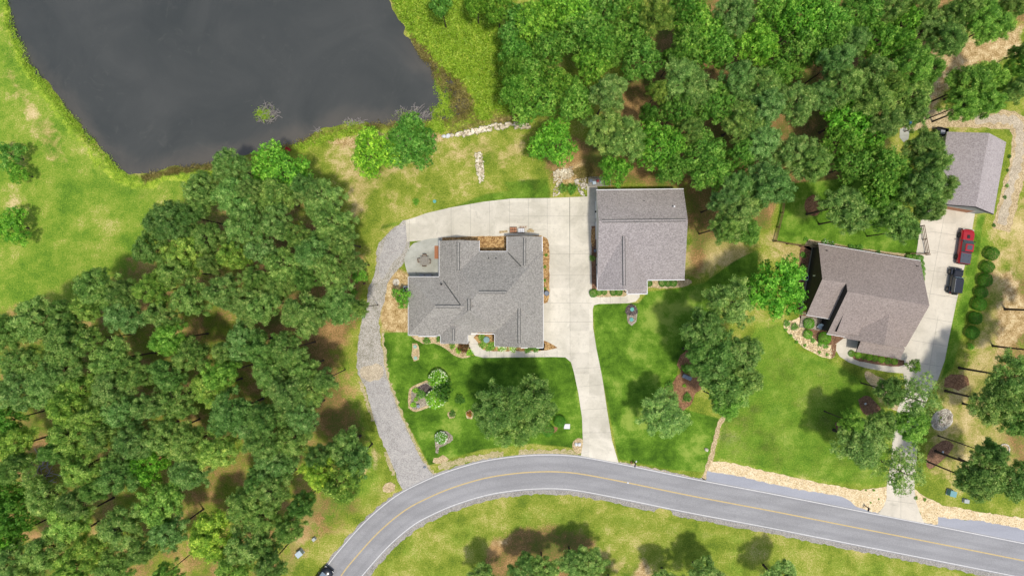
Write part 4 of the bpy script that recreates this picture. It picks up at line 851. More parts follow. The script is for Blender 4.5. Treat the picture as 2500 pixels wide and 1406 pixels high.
# left woods
crop([(p, 1180, 230, 150, 'd'), (p, 1340, 200, 110, 'd'), (p, 1080, 430, 130, 'd'), (p, 1300, 470, 150, 'l'), (p, 1480, 350, 120), (p, 1700, 60, 170, 'g'), (p, 1750, 280, 160, 'g'), (p, 1430, 60, 110), (p, 1660, 480, 110, 'l'), (p, 1500, 540, 80), (p, 1240, 600, 120), (p, 680, 700, 150), (p, 620, 850, 110, 'l'),
      (p, 870, 760, 110), (p, 880, 910, 150, 'g'), (p, 1080, 720, 120, 'l'), (p, 1370, 790, 140), (p, 1600, 740, 130), (p, 1780, 820, 150), (p, 1150, 900, 110), (p, 1200, 1080, 130, 'b'), (p, 240, 950, 170), (p, 50, 1010, 130, 'd'), (p, 450, 930, 130, 'd'), (p, 480, 1120, 160), (p, 150, 1250, 150), (p, 420, 1300, 140, 'g'),
      (p, 790, 1230, 150), (p, 960, 1320, 120), (p, 1200, 1320, 130, 'd'), (p, 1360, 1200, 120), (p, 1750, 1110, 160, 'g'), (p, 1560, 1330, 120, 'b'), (p, 1820, 640, 90), (p, 640, 1080, 90), (p, 1600, 1180, 100)], 0, 460)
crop([(p, 110, 90, 160, 'g'), (p, 330, 60, 150, 'g'), (p, 560, 90, 150, 'l'), (p, 800, 70, 150), (b, 70, 290, 110, 'd'), (p, 480, 210, 130, 'l'), (p, 640, 260, 120, 'l'), (p, 880, 240, 140, 'g'), (p, 1060, 190, 110), (p, 1250, 150, 140), (p, 1500, 70, 140, 'l'), (p, 1650, 240, 170, 'd'), (p, 1790, 340, 140, 'g'),
      (p, 500, 400, 140, 'l'), (p, 720, 400, 130), (p, 950, 430, 140, 'g'), (p, 1150, 400, 130), (p, 1330, 470, 150), (p, 1550, 500, 150, 'l'), (p, 80, 490, 150, 'l'), (p, 110, 640, 110), (p, 400, 510, 90, 'd'), (p, 590, 620, 150, 'l'), (p, 830, 690, 150, 'd'), (b, 1060, 610, 135, 'b'), (p, 1360, 650, 150, 'g'), (p, 310, 830, 150, ''),
      (b, 50, 800, 120, 'd'), (b, 100, 970, 150, 'd'), (b, 50, 1140, 120, 'b'), (p, 540, 890, 120), (p, 480, 1020, 150, 'l'), (p, 860, 1060, 160, ''), (p, 1130, 890, 170, 'b'), (p, 1750, 900, 140), (p, 1830, 730, 90, 'd'), (p, 1200, 1110, 130, 'g'), (p, 1500, 1130, 180, 'y'), (p, 1760, 1180, 160), (p, 330, 1230, 150), (p, 60, 1320, 140),
      (p, 640, 1230, 130, 'l'), (p, 800, 1340, 140), (p, 500, 1360, 130, 'l'), (p, 1180, 1400, 90, 'b'), (p, 1640, 1370, 130, 'l'), (p, 1000, 1230, 100), (p, 680, 780, 90, 'd'), (p, 190, 1400, 120)], 0, 926)
crop([(p, 250, 110, 150), (p, 410, 70, 150, ''), (p, 90, 290, 140, 'd'), (p, 330, 250, 140, 'g'), (p, 60, 450, 130), (p, 290, 430, 140), (p, 130, 610, 150, 'g'), (p, 640, 520, 150, ''), (p, 720, 600, 130, 'd'), (p, 470, 670, 130, 'y'), (p, 630, 740, 140, 'l'), (p, 110, 800, 150), (p, 60, 960, 130), (p, 340, 900, 90, 'd'), (p, 250, 1060, 110),
      (p, 60, 1190, 110, 'd'), (p, 100, 1340, 110), (p, 460, 560, 90, '')], 620, 926)
crop([(p, 150, 60, 140), (p, 480, 70, 150), (p, 380, 40, 110, ''), (p, 140, 230, 130, 'g'), (p, 560, 260, 150), (p, 40, 430, 120, 'g'), (p, 420, 440, 150, 'g'), (p, 220, 560, 150, ''), (p, 560, 580, 140), (p, 700, 530, 80), (p, 370, 650, 90, 'd'), (p, 150, 700, 120), (p, 50, 830, 130), (p, 350, 900, 160, ''), (p, 610, 830, 160, 'g'), (p, 760, 850, 60),
      (p, 60, 1150, 130, 'd'), (p, 240, 1150, 120), (p, 340, 1290, 110), (p, 500, 1370, 80), (p, 120, 1330, 140, 'g'), (p, 300, 330, 90), (p, 620, 380, 110)], 620, 460)
crop([(p, 1640, 1180, 130, 'g'), (p, 1420, 1340, 110), (p, 1780, 1360, 90)], 0, 0)
crop([(p, 480, 1360, 110), (p, 350, 1330, 90, 'd'), (p, 150, 1390, 70)], 620, 0)

# ---- labels for the woods: rows by photo height, counted left to right
ORD = 'first second third fourth fifth sixth seventh eighth ninth tenth eleventh twelfth thirteenth fourteenth fifteenth sixteenth seventeenth eighteenth nineteenth twentieth'.split()
def kindname(t): return {'pine': 'pine', 'sparse': 'thin pine', 'broad': 'broadleaf tree', 'open': 'open-crowned tree'}[t[4]]
def label_rows(sel, rows, where, grp):
    sel = [t for t in sel if not t[5].get('label')]
    for k in range(len(rows)-1):
        row = sorted([t for t in sel if rows[k] <= t[1] < rows[k+1]], key=lambda t: t[0])
        for i, t in enumerate(row):
            t[5]['label'] = '%s %s, %s from left in the %s row %s' % (NAME[t[3]], kindname(t), ORD[i], ORD[k], where); t[5]['category'] = 'tree'
            if not t[5].get('group'): t[5]['group'] = grp
def rest(sel, fmt, grp=None):
    sel = sorted([t for t in sel if not t[5].get('label')], key=lambda t: (t[1]))
    for i, t in enumerate(sel):
        t[5]['label'] = fmt % (NAME[t[3]], ORD[i]); t[5]['category'] = 'tree'
T_ = [t for t in TREES if t[4] not in ('shrub', 'ball')]
rest([t for t in T_ if 1660 < t[0] < 1850 and 660 < t[1] < 1010], '%s pine between the two right lawns, %s from its top')
rest([t for t in T_ if 2060 < t[0] < 2300 and 930 < t[1] < 1200], '%s pine leaning over the narrow far driveway, %s counted from the top')
rest([t for t in T_ if 2300 < t[0] and 740 < t[1] < 1250], '%s pine in the dry yard at the right photo edge, %s from top')
lo_ = sorted([t for t in T_ if t[1] > 1340 and t[0] > 1000], key=lambda t: t[0])
for i, t in enumerate(lo_): t[5]['label'] = '%s short pine below the road at the bottom photo edge, %s from left' % (NAME[t[3]], ORD[i]); t[5]['category'] = 'tree'
for t, w_ in zip([t for t in T_ if t[0] < 80 and 340 < t[1] < 600], ('bluish bushy tree at the left photo edge, uppermost of the three in the meadow', 'small bright green bush-like tree just below the bluish one at the left photo edge', 'bright green bushy tree at the left photo edge, lowest in the open meadow')): t[5]['label'] = w_; t[5]['category'] = 'tree'
label_rows([t for t in T_ if t[0] < 920], [300, 500, 560, 620, 680, 740, 800, 860, 920, 980, 1040, 1100, 1160, 1220, 1280, 1340, 1500], 'of the left woods', 'pines in the left woods')
label_rows([t for t in T_ if t[0] >= 920], [-50, 50, 110, 170, 230, 290, 350, 410, 470, 620, 1500], 'of the upper right woods', 'trees in the upper right woods')
for t in TREES: t[5]['category'] = 'tree'

# ------------------------------------------------------------------ shrubs and small plants
def shrub(px, py, r, tint, label, name='shrub', h=.9, cat='shrub', group=None, flowers=None, nf=70):
    t = tree('ball' if name in ('round_bush', 'hedge_bush', 'hydrangea') else 'shrub', px, py, r, tint, 1.0, label, cat, group, name, True); t.scale = (t.scale[0], t.scale[1], t.scale[2]*h)
    if flowers:
        mb = MB(); rr = 1.45
        for k in range(nf):
            a = random.uniform(0, 6.28); z = random.uniform(.15, 1); q = math.sqrt(1-z*z)
            mb.ball((math.cos(a)*q*rr, math.sin(a)*q*rr, .95+z*1.12), (.13, .13, .09), 6, 4)
        mb.build('blossom', M[flowers], t)['kind'] = 'stuff'
    return t
# clipped row beside the far driveway
for i, (x, y) in enumerate([(2426, 619), (2416, 652), (2409, 684), (2401, 714), (2395, 743), (2386, 777), (2378, 812)]):
    shrub(x, y, [16, 15, 16.5, 14.5, 16, 15, 15.5][i], 'e', 'round dark green clipped bush, %s from the top in the row right of the cars' % ORD[i], 'round_bush', .9, 'bush', 'clipped bushes in a row')
shrub(1338, 1051, 15, 'd', 'round dark bush under the tree clump, left of the pair by the pale slab', 'round_bush', .9, 'bush')
shrub(1367, 1030, 14, 'd', 'tall dark bush touching the pale square slab in the middle lawn', 'round_bush', 1.1, 'bush')
shrub(1069, 926, 23, 'y', 'white-flowering hydrangea at the top of the teardrop bed in the middle lawn', 'hydrangea', .9, 'shrub', None, 'petal')
shrub(1063, 974, 23, 'y', 'white-flowering hydrangea at the bottom of the teardrop bed in the middle lawn', 'hydrangea', .9, 'shrub', None, 'petal')
shrub(1083, 950, 26, 'k', 'blackish spiky bush between the two white hydrangeas', 'dark_bush', 1.5, 'bush')
shrub(1076, 1070, 15, 'b', 'white-flowering bush alone in the small bed nearest the road', 'hydrangea', .8, 'shrub', None, 'petalwhite', 110)
shrub(1013, 955, 8, 'y', 'small yellow shrub at the top left of the teardrop bed', h=.5)
shrub(1008, 990, 8, 'y', 'small yellow shrub at the bottom left corner of the teardrop bed', h=.5)
shrub(1014, 977, 6, 'y', 'tiny yellow-green shrub midway down the left side of the teardrop bed', h=.5)
shrub(1026, 964, 13, 'd', 'low dark conifer shrub in the middle of the teardrop bed', h=.45)
shrub(1122, 976, 13, 'k', 'loose dark shrub on the lawn right of the blackish spiky bush', h=.6)
shrub(1103, 1012, 9, 'k', 'small dark shrub in a brown ring beside the red shrub', h=.5)
shrub(1145, 1012, 8, 'r', 'small red-leaved shrub left of the tree clump in the middle lawn', h=.5)
shrub(1132, 848, 15, 'p', 'dark purple shrub at the bend of the front walkway', h=.7)
shrub(1146, 862, 9, 'y', 'lime shrub right of the purple shrub by the walkway bend', h=.4)
shrub(1118, 857, 8, 'y', 'lime shrub left of the purple shrub by the walkway bend', h=.4)
shrub(1040, 832, 10, 'd', 'dark green shrub under the front eave of the large house, left one', h=.5)
shrub(1070, 829, 8, 'd', 'dark green shrub in the front corner notch of the large house', h=.5)
shrub(1103, 846, 8, 'o', 'olive shrub below the small front gable of the large house', h=.4)
for i, (x, y, r) in enumerate([(1176, 825, 10), (1178, 843, 10), (1200, 845, 12), (1192, 852, 8)]):
    shrub(x, y, r, '', 'green shrub around the blue-grey disc in the entry bed, %s counted from the top' % ORD[i], h=.35, group='shrubs round the entry disc')
shrub(1226, 850, 11, 'y', 'pale flowering shrub below the front eave, left of two in the entry bed', h=.4, flowers='petal')
shrub(1252, 850, 11, 'y', 'pale flowering shrub below the front eave, right of two in the entry bed', h=.4, flowers='petal')
shrub(1290, 853, 11, 'd', 'dark green hedge bush under the right front eave, left one', h=.4)
shrub(1308, 852, 10, 'd', 'dark green hedge bush under the right front eave, right one', h=.4)
tree('open', 985, 726, 27, 'b', .45, 'bright green small tree against the left wall of the large house', force=True)
tree('open', 877, 671, 21, 'b', .35, 'small vivid green tree on the brown strip left of the gravel track', force=True)
shrub(862, 714, 9, 'b', 'tiny green shrub below the vivid tree left of the gravel track', h=.6)
for i, (x, y) in enumerate([(1334, 622), (1331, 651), (1330, 684), (1331, 705)]):
    shrub(x, y, 4.5, 'o', 'tiny plant in the side bed of the large house, %s from the top' % ORD[i], 'small_plant', .5, 'plant')
shrub(1447, 630, 8, '', 'small green shrub against the left wall of the garage building', h=.9)
for i, (x, y, r) in enumerate([(1450, 716, 10), (1465, 714, 7), (1477, 713, 7)]):
    shrub(x, y, r, '', 'clipped green bush on the front bed of the garage building, %s from left' % ORD[i], 'round_bush', .8, 'bush')
shrub(1500, 713, 9, 'd', 'wide dark bush on the front bed of the garage building, left half', 'round_bush', .7, 'bush'); shrub(1513, 713, 9, 'd', 'wide dark bush on the front bed of the garage building, right half', 'round_bush', .7, 'bush')
for i, x in enumerate([1586, 1620, 1634, 1647]): shrub(x, 691, 9, 'd', 'dark hedge bush below the right eave of the garage building, %s from left' % ORD[i], 'round_bush', .8, 'bush')
shrub(1375, 459, 12, '', 'leafy green shrub in the stony bed above the driveway, left one', h=1.0); shrub(1397, 460, 14, 'd', 'leafy green shrub in the stony bed above the driveway, right one', h=1.0)
shrub(1014, 491, 9, 'b', 'small bright shrub left of the lid on the pond lawn', h=.8)
for i, (x, y) in enumerate([(2436, 549), (2470, 414), (2463, 480), (2468, 452), (2474, 380)]): shrub(x, y, 5 if i != 1 else 4, 'k' if i != 3 else '', 'small dark plant on the gravel strip behind the far garage, %s of five' % ORD[i], 'small_plant', .6, 'plant')
for i, (x, y, r, t) in enumerate([(1979, 790, 13, 'b'), (1977, 817, 11, 'b'), (2017, 826, 15, 'b')]): shrub(x, y, r, t, ('round bright bush nearest the porch of the askew house', 'round bright bush in the pale stone bed, middle of three', 'largest round bright bush beside the entry of the askew house')[i], 'round_bush', .8, 'bush')
for i, (x, y) in enumerate([(1924, 806), (1936, 820), (1950, 836), (1970, 844), (2006, 861), (2025, 867)]): shrub(x, y, 4.6, 'b', 'tiny round plant along the edge of the pale stone bed, %s from left' % ORD[i], 'small_plant', .7, 'plant')
for i, (x, y, r) in enumerate([(1990, 832, 7), (2008, 841, 7), (2022, 846, 7), (1926, 790, 9), (1945, 798, 10)]): shrub(x, y, r, 'g', 'bluish grassy clump in the pale stone bed, %s' % ('upper of the right three', 'middle of the right three', 'lower of the right three', 'left of the upper pair', 'right of the upper pair')[i], 'small_plant', .5, 'plant')
for i, (x, y) in enumerate([(2086, 864), (2102, 868), (2116, 870), (2130, 873), (2144, 876), (2160, 879), (2176, 882), (2192, 884)]): shrub(x, y, 8, 'y' if i in (1, 3, 5) else 'o', 'low hedge bush along the front walkway of the askew house, %s from left' % ORD[i], 'hedge_bush', .5, 'bush')
for i, (x, y) in enumerate([(2226, 627), (2240, 628), (2254, 630), (2256, 643), (2258, 656), (2258, 668), (2257, 680)]): shrub(x, y, 8, '', 'hedge bush wrapping the corner of the askew house, %s from the fence end' % ORD[i], 'hedge_bush', .8, 'bush')
for i, (x, y, r) in enumerate([(2020, 590, 8), (2036, 596, 8), (2085, 605, 10), (2104, 606, 11), (2150, 617, 7), (1966, 622, 8), (1966, 650, 7), (1973, 583, 6)]): shrub(x, y, r, 'd' if i != 7 else 'b', 'dark shrub round the back of the askew house, %s' % ('first along the back wall', 'second along the back wall', 'third along the back wall', 'fourth along the back wall', 'fifth along the back wall', 'upper on the dark side', 'lower on the dark side', 'small one out by the fence')[i], h=.6, flowers='petalwhite' if i < 2 else None, nf=20)
shrub(2376, 847, 9, 'b', 'small staked sapling in the mulch below the row of clipped bushes', 'sapling', .9, 'plant')
shrub(1660, 944, 0, 'y', 'x') if False else None
for i, (x, y, r, t) in enumerate([(1637, 944, 12, ''), (1680, 972, 12, 'd'), (1649, 917, 6, 'y'), (1676, 900, 12, 'b'), (1674, 943, 5, 'y')]): shrub(x, y, r, t, ('round shrub at the left rim of the mulch island', 'dark shrub at the lower right of the mulch island', 'small lime shrub left of the slate slab', 'flowering green shrub above the slate slab', 'tiny yellow shrub below the slate slab')[i], h=.7)
for i, (x, y, r) in enumerate([(2121, 1200, 2.6), (2140, 1200, 3.6), (2153, 1222, 2.6), (2133, 1231, 2.6), (2244, 1219, 5), (2266, 1223, 4.5)]): shrub(x, y, r, 'o', 'tiny plant in the tan rocks by the far driveway mouth, %s from left' % ORD[[0, 2, 3, 1, 4, 5][i]], 'small_plant', .6, 'plant')
tree('open', 2228, 893, 18, 'o', .4, 'thin young tree at the lower corner of the askew house', force=True)

# ------------------------------------------------------------------ scattered stones and water weeds
def stones(name, polys, n, size, mat, label=None, kind='stuff', z=0.03):
    r = np.random.default_rng(len(name)+n); base = np.array([(1, 0, 0), (-1, 0, 0), (0, 1, 0), (0, -1, 0), (0, 0, 1), (0, 0, -1)], float)
    fc = np.array([(0, 2, 4), (2, 1, 4), (1, 3, 4), (3, 0, 4), (2, 0, 5), (1, 2, 5), (3, 1, 5), (0, 3, 5)]); V = []; F = []; k = 0
    for poly in polys:
        P = np.array(P2(poly)); lo, hi = P.min(0), P.max(0); m = 0
        while m < n/len(polys):
            c = r.uniform(lo, hi, (400, 2)); c = c[sdf(P, c[:, 0], c[:, 1]) > .05]
            for q in c:
                if m >= n/len(polys): break
                s = size*r.uniform(.5, 1.4); a = r.uniform(0, 6.28); sh = base*(1+r.uniform(-.25, .25, (6, 3)))*np.array([s, s*r.uniform(.6, 1), s*.6])*.5
                rot = np.array([[math.cos(a), -math.sin(a), 0], [math.sin(a), math.cos(a), 0], [0, 0, 1]]); V.append(sh@rot.T+np.array([q[0], q[1], z+s*.12])); F.append(fc+k); k += 6; m += 1
    o = link(name, npmesh(name, np.concatenate(V), np.concatenate(F), M[mat], k=3)); tag(o, label, None, None, kind); return o
stones('shore_rocks', [[(1090, 332), (1140, 318), (1200, 304), (1260, 298), (1300, 304), (1300, 314), (1240, 314), (1180, 322), (1130, 334)]], 230, .6, 'rockpale')
stones('rock_strip', [[(1158, 372), (1176, 370), (1182, 400), (1182, 440), (1170, 448), (1162, 420)]], 330, .32, 'rockpale')
stones('drain_rocks', [[(1352, 416), (1368, 412), (1400, 404), (1400, 430), (1376, 440), (1366, 478), (1350, 480)], [(1350, 418), (1395, 410), (1395, 438), (1352, 442)]], 420, .32, 'rockpale')
stones('bank_rocks', [[(1400, 440), (1432, 432), (1432, 478), (1418, 478)]], 90, .4, 'rock')
stones('verge_pebbles', [RR[0], RR[1]], 2600, .12, 'riverrock')
stones('bed_pebbles', [[(1915, 782), (1935, 782), (1962, 795), (1990, 840), (2036, 852), (2030, 875), (2000, 868), (1960, 846), (1930, 818)]], 500, .22, 'riverrock', z=.05)
stones('ring_stones', [[(2290, 1003), (2312, 996), (2326, 1012), (2322, 1036), (2300, 1052), (2280, 1046), (2273, 1030), (2278, 1012)]], 300, .3, 'rock', z=.04)
def boulder(px, py, s, label, mat='rock', name='boulder'):
    x, y = G(px, py); o = MB().ball((0, 0, s*.2), (s*.5, s*.4, s*.35), 9, 6, jit=.16).build(name, M[mat]); o.location = (x, y, .0); o.rotation_euler = (0, 0, px); tag(o, label, 'rock'); return o
boulder(1084, 334, .75, 'white boulder at the left end of the shore rocks', 'white'); boulder(1094, 333, .95, 'larger white boulder beside the leftmost shore boulder', 'white'); boulder(1408, 442, .8, 'pale round boulder near the cluttered deck corner')
boulder(1406, 1084, .6, 'white rock beside the driveway mouth, left one', 'white'); boulder(1414, 1084, .7, 'white rock beside the driveway mouth, right one', 'white'); boulder(1724, 1097, .7, 'flat pale rock on the lawn near the sandy boundary strip')
boulder(2112, 985, .4, 'small white rock in the mulch island left of the far driveway', 'white'); boulder(2301, 1103, .4, 'small white rock in the oblong mulch bed right of the far driveway', 'white')
def weeds(name, polys, n, size, mat, spread=.8, zz=(.0, .5), kind='stuff', clump=10, cs=.25, asp=.5, tint=None):
    r = np.random.default_rng(n+len(name)); C = []
    for poly in polys:
        P = np.array(P2(poly)); lo, hi = P.min(0), P.max(0); c = r.uniform(lo, hi, (int(n*4/len(polys)), 2)); c = c[sdf(P, c[:, 0], c[:, 1]) > 0][:int(n/len(polys)/clump)]; C.append(c)
    c = np.repeat(np.concatenate(C), clump, 0); m = len(c); var0 = np.repeat(r.normal(0, .2, m//clump+1), clump)[:m]
    cen = np.stack([c[:, 0], c[:, 1], r.uniform(zz[0], zz[1], m)], 1)+r.normal(0, cs, (m, 3))*np.array([1, 1, .15])
    V, F, var = leaves(cen, np.tile([0, 0, 1.], (m, 1)), size, asp, r, None, spread, .5+var0)
    o = link(name, npmesh(name, V, F, M[mat], {'var': ('FLOAT', var)})); tag(o, kind=kind)
    return o
EB = [(948, -20), (1000, 80), (1070, 158), (1130, 200), (1165, 250), (1245, 280), (1250, 200), (1215, 100), (1215, -20)]
weeds('bank_weeds', [EB], 26000, .34, 'weed', .7, (.05, .7))
weeds('bank_weeds', [[(12, -10), (30, 60), (75, 160), (190, 300), (300, 424), (350, 436), (325, 442), (292, 430), (178, 312), (58, 165), (16, 60)]], 5500, .22, 'weed', .6, (-.1, .15))
weeds('bank_weeds', [[(720, 356), (790, 330), (850, 312), (880, 318), (870, 330), (800, 344), (730, 368)], [(1040, 300), (1080, 298), (1086, 322), (1060, 326), (1040, 316)], [(1160, 268), (1190, 262), (1200, 286), (1170, 292)]], 5000, .28, 'weed', .7, (.0, .45))
weeds('shore_reeds', [[(560, 392), (640, 368), (720, 348), (780, 326), (930, 300), (1060, 296), (1110, 290), (1100, 302), (930, 312), (780, 336), (640, 378), (560, 402)], [(350, 430), (420, 412), (530, 400), (530, 410), (420, 424), (350, 442)]], 5200, .4, 'reed', 1.2, (-.1, .25), asp=.2)
weeds('shore_reeds', [[(1040, 130), (1062, 140), (1128, 195), (1165, 260), (1150, 290), (1120, 300), (1090, 230), (1060, 190)], [(1005, 80), (1030, 110), (1048, 135), (1040, 150), (1015, 110)]], 6500, .5, 'reed', 1.2, (-.2, .35), asp=.2)
weeds('water_weeds', [[(1064, 165), (1085, 200), (1110, 240), (1110, 285), (1060, 292), (1050, 262), (1080, 250), (1062, 210)]], 2600, .4, 'weed', 1.0, (-.4, -.1), asp=.3, clump=14)
weeds('brown_grass', [[(1080, 290), (1240, 262), (1296, 300), (1180, 306), (1092, 330)], [(1400, 420), (1440, 400), (1460, 440), (1420, 446)]], 6000, .3, 'reed', 1.0, (0, .25), asp=.25)
def twigs(name, px, py, rx, ry, n, ln, label, cat, weedn=0, z=-.38, rad=.035, mat='deadwood'):
    x, y = G(px, py); root = empty(name, (x, y, z), 0, label, cat); mb = MB()
    for k in range(n):
        a = random.uniform(0, 6.28); q = random.random()**.7; c = Vector((math.cos(a)*rx*q, math.sin(a)*ry*q, random.uniform(0, .4))); d = Vector((random.uniform(-1, 1), random.uniform(-1, 1), random.uniform(-.2, .3))).normalized()*ln*random.uniform(.4, 1)
        mb.tube([c-d/2, c+Vector((random.uniform(-.1, .1), random.uniform(-.1, .1), .06)), c+d/2], [rad, rad*.8, rad*.3], 4)
    mb.build('branches', M[mat], root)
    if weedn:
        r = np.random.default_rng(n); cen = np.stack([r.normal(-rx*.35, rx*.33, weedn), r.normal(-ry*.15, ry*.3, weedn), r.uniform(.1, .5, weedn)], 1)
        V, F, var = leaves(cen, np.tile([0, 0, 1.], (weedn, 1)), .3, .3, r, None, .9, .5); link('grass_tuft', npmesh('grass_tuft', V, F, M['weed'], {'var': ('FLOAT', var)}), root)['kind'] = 'stuff'
    return root
twigs('brush_pile', 652, 275, 1.8, 1.6, 110, 1.6, 'brush pile of grey branches with grass tuft rising from the open pond', 'brush pile', 700)
twigs('brush_pile', 1010, 278, 3.0, 1.2, 90, 1.8, 'tangle of bare branches in the shallows behind the dark green shore tree', 'brush pile', 150)
twigs('brush_pile', 865, 298, 1.9, .6, 60, 1.3, 'thin bare branches along the bank, left of the yellow-green shore tree', 'brush pile', 60)
twigs('dead_tree', 97, 1155, 2.6, 3.4, 70, 3.4, 'bare grey fallen tree among the pines near the left photo edge', 'dead tree', 0, .4, .07)
twigs('fallen_branch', 773, 318, .8, .3, 10, 1.8, 'single bare branch lying in the water by the lower bank', 'branch')

# ------------------------------------------------------------------ vehicles
def sect(x, w_, zb, zt, round_=.16, tuck=.06):
    return [(x, -w_+tuck, zb), (x, -w_, zb+.18), (x, -w_, zt-round_), (x, -w_+round_, zt), (x, 0, zt+.03), (x, w_-round_, zt), (x, w_, zt-round_), (x, w_, zb+.18), (x, w_-tuck, zb)]
def wheel(root, x, y, r, wd, rimmat='rim'):
    s = 1 if y > 0 else -1; w_ = MB().cyl((x, y-wd/2, r), r, wd, 20, 'Y').build('wheel', M['tyre'], root)
    mb = MB(); mb.cyl((x, y+s*(wd/2-.02) if s > 0 else y-wd/2-.02, r), r*.62, .04, 16, 'Y'); mb.cyl((x, y+s*(wd/2+.01) if s > 0 else y-wd/2-.05, r), r*.2, .05, 10, 'Y'); mb.build('rim', M[rimmat], w_)
def pickup():
    x, y = G(2348.5, 603); root = empty('pickup_truck', (x, y, .055), math.radians(90-8.5), 'red pickup truck with flat grey bed cover parked on the far driveway', 'pickup truck')
    mb = MB(); mb.loft([sect(2.72, .72, .55, .92), sect(2.6, .9, .45, 1.06), sect(2.2, .97, .42, 1.15), sect(1.0, .97, .42, 1.2), sect(.9, .96, .4, 1.2), sect(-.95, .96, .4, 1.2), sect(-1.0, .97, .42, 1.22), sect(-2.6, .97, .45, 1.22), sect(-2.7, .93, .5, 1.15)])
    for sx in (1.72, -1.72):
        for sy in (-1, 1): mb.box((sx, sy*.93, .93), (1.15, .2, .2), taper=.85)
    mb.build('body', M['red'], root, bevel=.03)
    c = MB(); c.loft([[(1.0, -.82, 1.2), (.25, -.66, 1.78), (.25, .66, 1.78), (1.0, .82, 1.2)], [(-.98, -.84, 1.2), (-.72, -.68, 1.8), (-.72, .68, 1.8), (-.98, .84, 1.2)]]); c.build('cab_windows', M['carglass'], root)
    MB().box((-.24, 0, 1.83), (1.2, 1.36, .09), taper=.93).build('cab_roof', M['red'], root, bevel=.03)
    MB().box((-.2, 0, 1.885), (.72, .8, .03)).build('sunroof', M['bedcover'], root, bevel=.01)
    MB().box((1.55, 0, 1.235), (.6, .5, .08), taper=.7).build('hood_scoop', M['black'], root, bevel=.02)
    bc = MB().box((-1.86, 0, 1.25), (1.6, 1.62, .08)).build('bed_cover', M['bedcover'], root, bevel=.02)
    for a in (-1.5, -2.2):
        for b_ in (-.42, .42): MB().cyl((a, b_, 1.27), .06, .03, 8).build('latch', M['black'], bc)
    for a in (1.72, -1.72):
        for s in (-1, 1): wheel(root, a, s*.93, .43, .3, 'rimblack')
    MB().box((2.74, 0, .55), (.16, 1.75, .26)).build('front_bumper', M['black'], root, bevel=.03); MB().box((-2.76, 0, .6), (.14, 1.8, .2)).build('rear_bumper', M['black'], root, bevel=.03)
    for s in (-1, 1):
        MB().box((2.62, s*.7, .9), (.2, .32, .14)).build('headlight', M['lamp'], root); MB().box((-2.66, s*.86, .98), (.12, .14, .34)).build('tail_light', M['redlens'], root); MB().box((.82, s*1.07, 1.22), (.14, .24, .17)).build('side_mirror', M['black'], root, bevel=.02)
pickup()
def jeep():
    x, y = G(2324.5, 687); root = empty('off_road_car', (x, y, .055), math.radians(90-8), 'black boxy off-road car with spare wheel parked behind the red truck', 'car')
    mb = MB(); mb.loft([sect(1.95, .62, .55, 1.0, .08), sect(1.7, .64, .5, 1.1, .1), sect(.75, .74, .48, 1.16, .1), sect(.7, .78, .45, 1.14, .08), sect(-1.85, .78, .45, 1.14, .08)]); mb.build('body', M['blackpaint'], root, bevel=.02)
    MB().box((1.2, 0, 1.16), (.95, 1.1, .05), taper=.9).build('bonnet', M['blackpaint'], root, bevel=.02)
    for sx in (1.45, -1.35):
        for sy in (-1, 1): MB().box((sx, sy*.84, .88), (1.0, .3, .09), taper=.85).build('fender', M['softtop'], root, bevel=.03)
    c = MB(); c.loft([[(.68, -.72, 1.14), (.4, -.62, 1.7), (.4, .62, 1.7), (.68, .72, 1.14)], [(-1.82, -.72, 1.14), (-1.76, -.64, 1.74), (-1.76, .64, 1.74), (-1.82, .72, 1.14)]]); c.build('cab_windows', M['carglass'], root)
    MB().box((.6, 0, 1.42), (.05, 1.3, .5), tilt=0).build('windscreen', M['carglasslight'], root)
    MB().box((-.72, 0, 1.77), (2.2, 1.34, .09), taper=.97).build('hard_top', M['softtop'], root, bevel=.03)
    MB().box((-.72, .64, 1.815), (2.1, .03, .03)).build('roof_rail', M['steel'], root)
    for a in (1.42, -1.35):
        for s in (-1, 1): wheel(root, a, s*.82, .42, .28)
    sw_ = MB().cyl((-2.12, .02, .95), .38, .24, 20, 'X').build('spare_wheel', M['tyre'], root); MB().cyl((-2.14, .02, .95), .2, .05, 12, 'X').build('rim', M['rim'], sw_)
    MB().box((2.08, 0, .6), (.18, 1.6, .2)).build('front_bumper', M['black'], root, bevel=.02); MB().box((-1.95, 0, .55), (.14, 1.5, .18)).build('rear_bumper', M['black'], root, bevel=.02)
    for s in (-1, 1): MB().cyl((1.93, s*.42, .85), .11, .06, 12, 'X').build('headlight', M['lamp'], root); MB().box((.62, s*.92, 1.2), (.1, .22, .16)).build('side_mirror', M['black'], root); MB().box((-1.88, s*.7, .85), (.06, .14, .2)).build('tail_light', M['redlens'], root)
jeep()
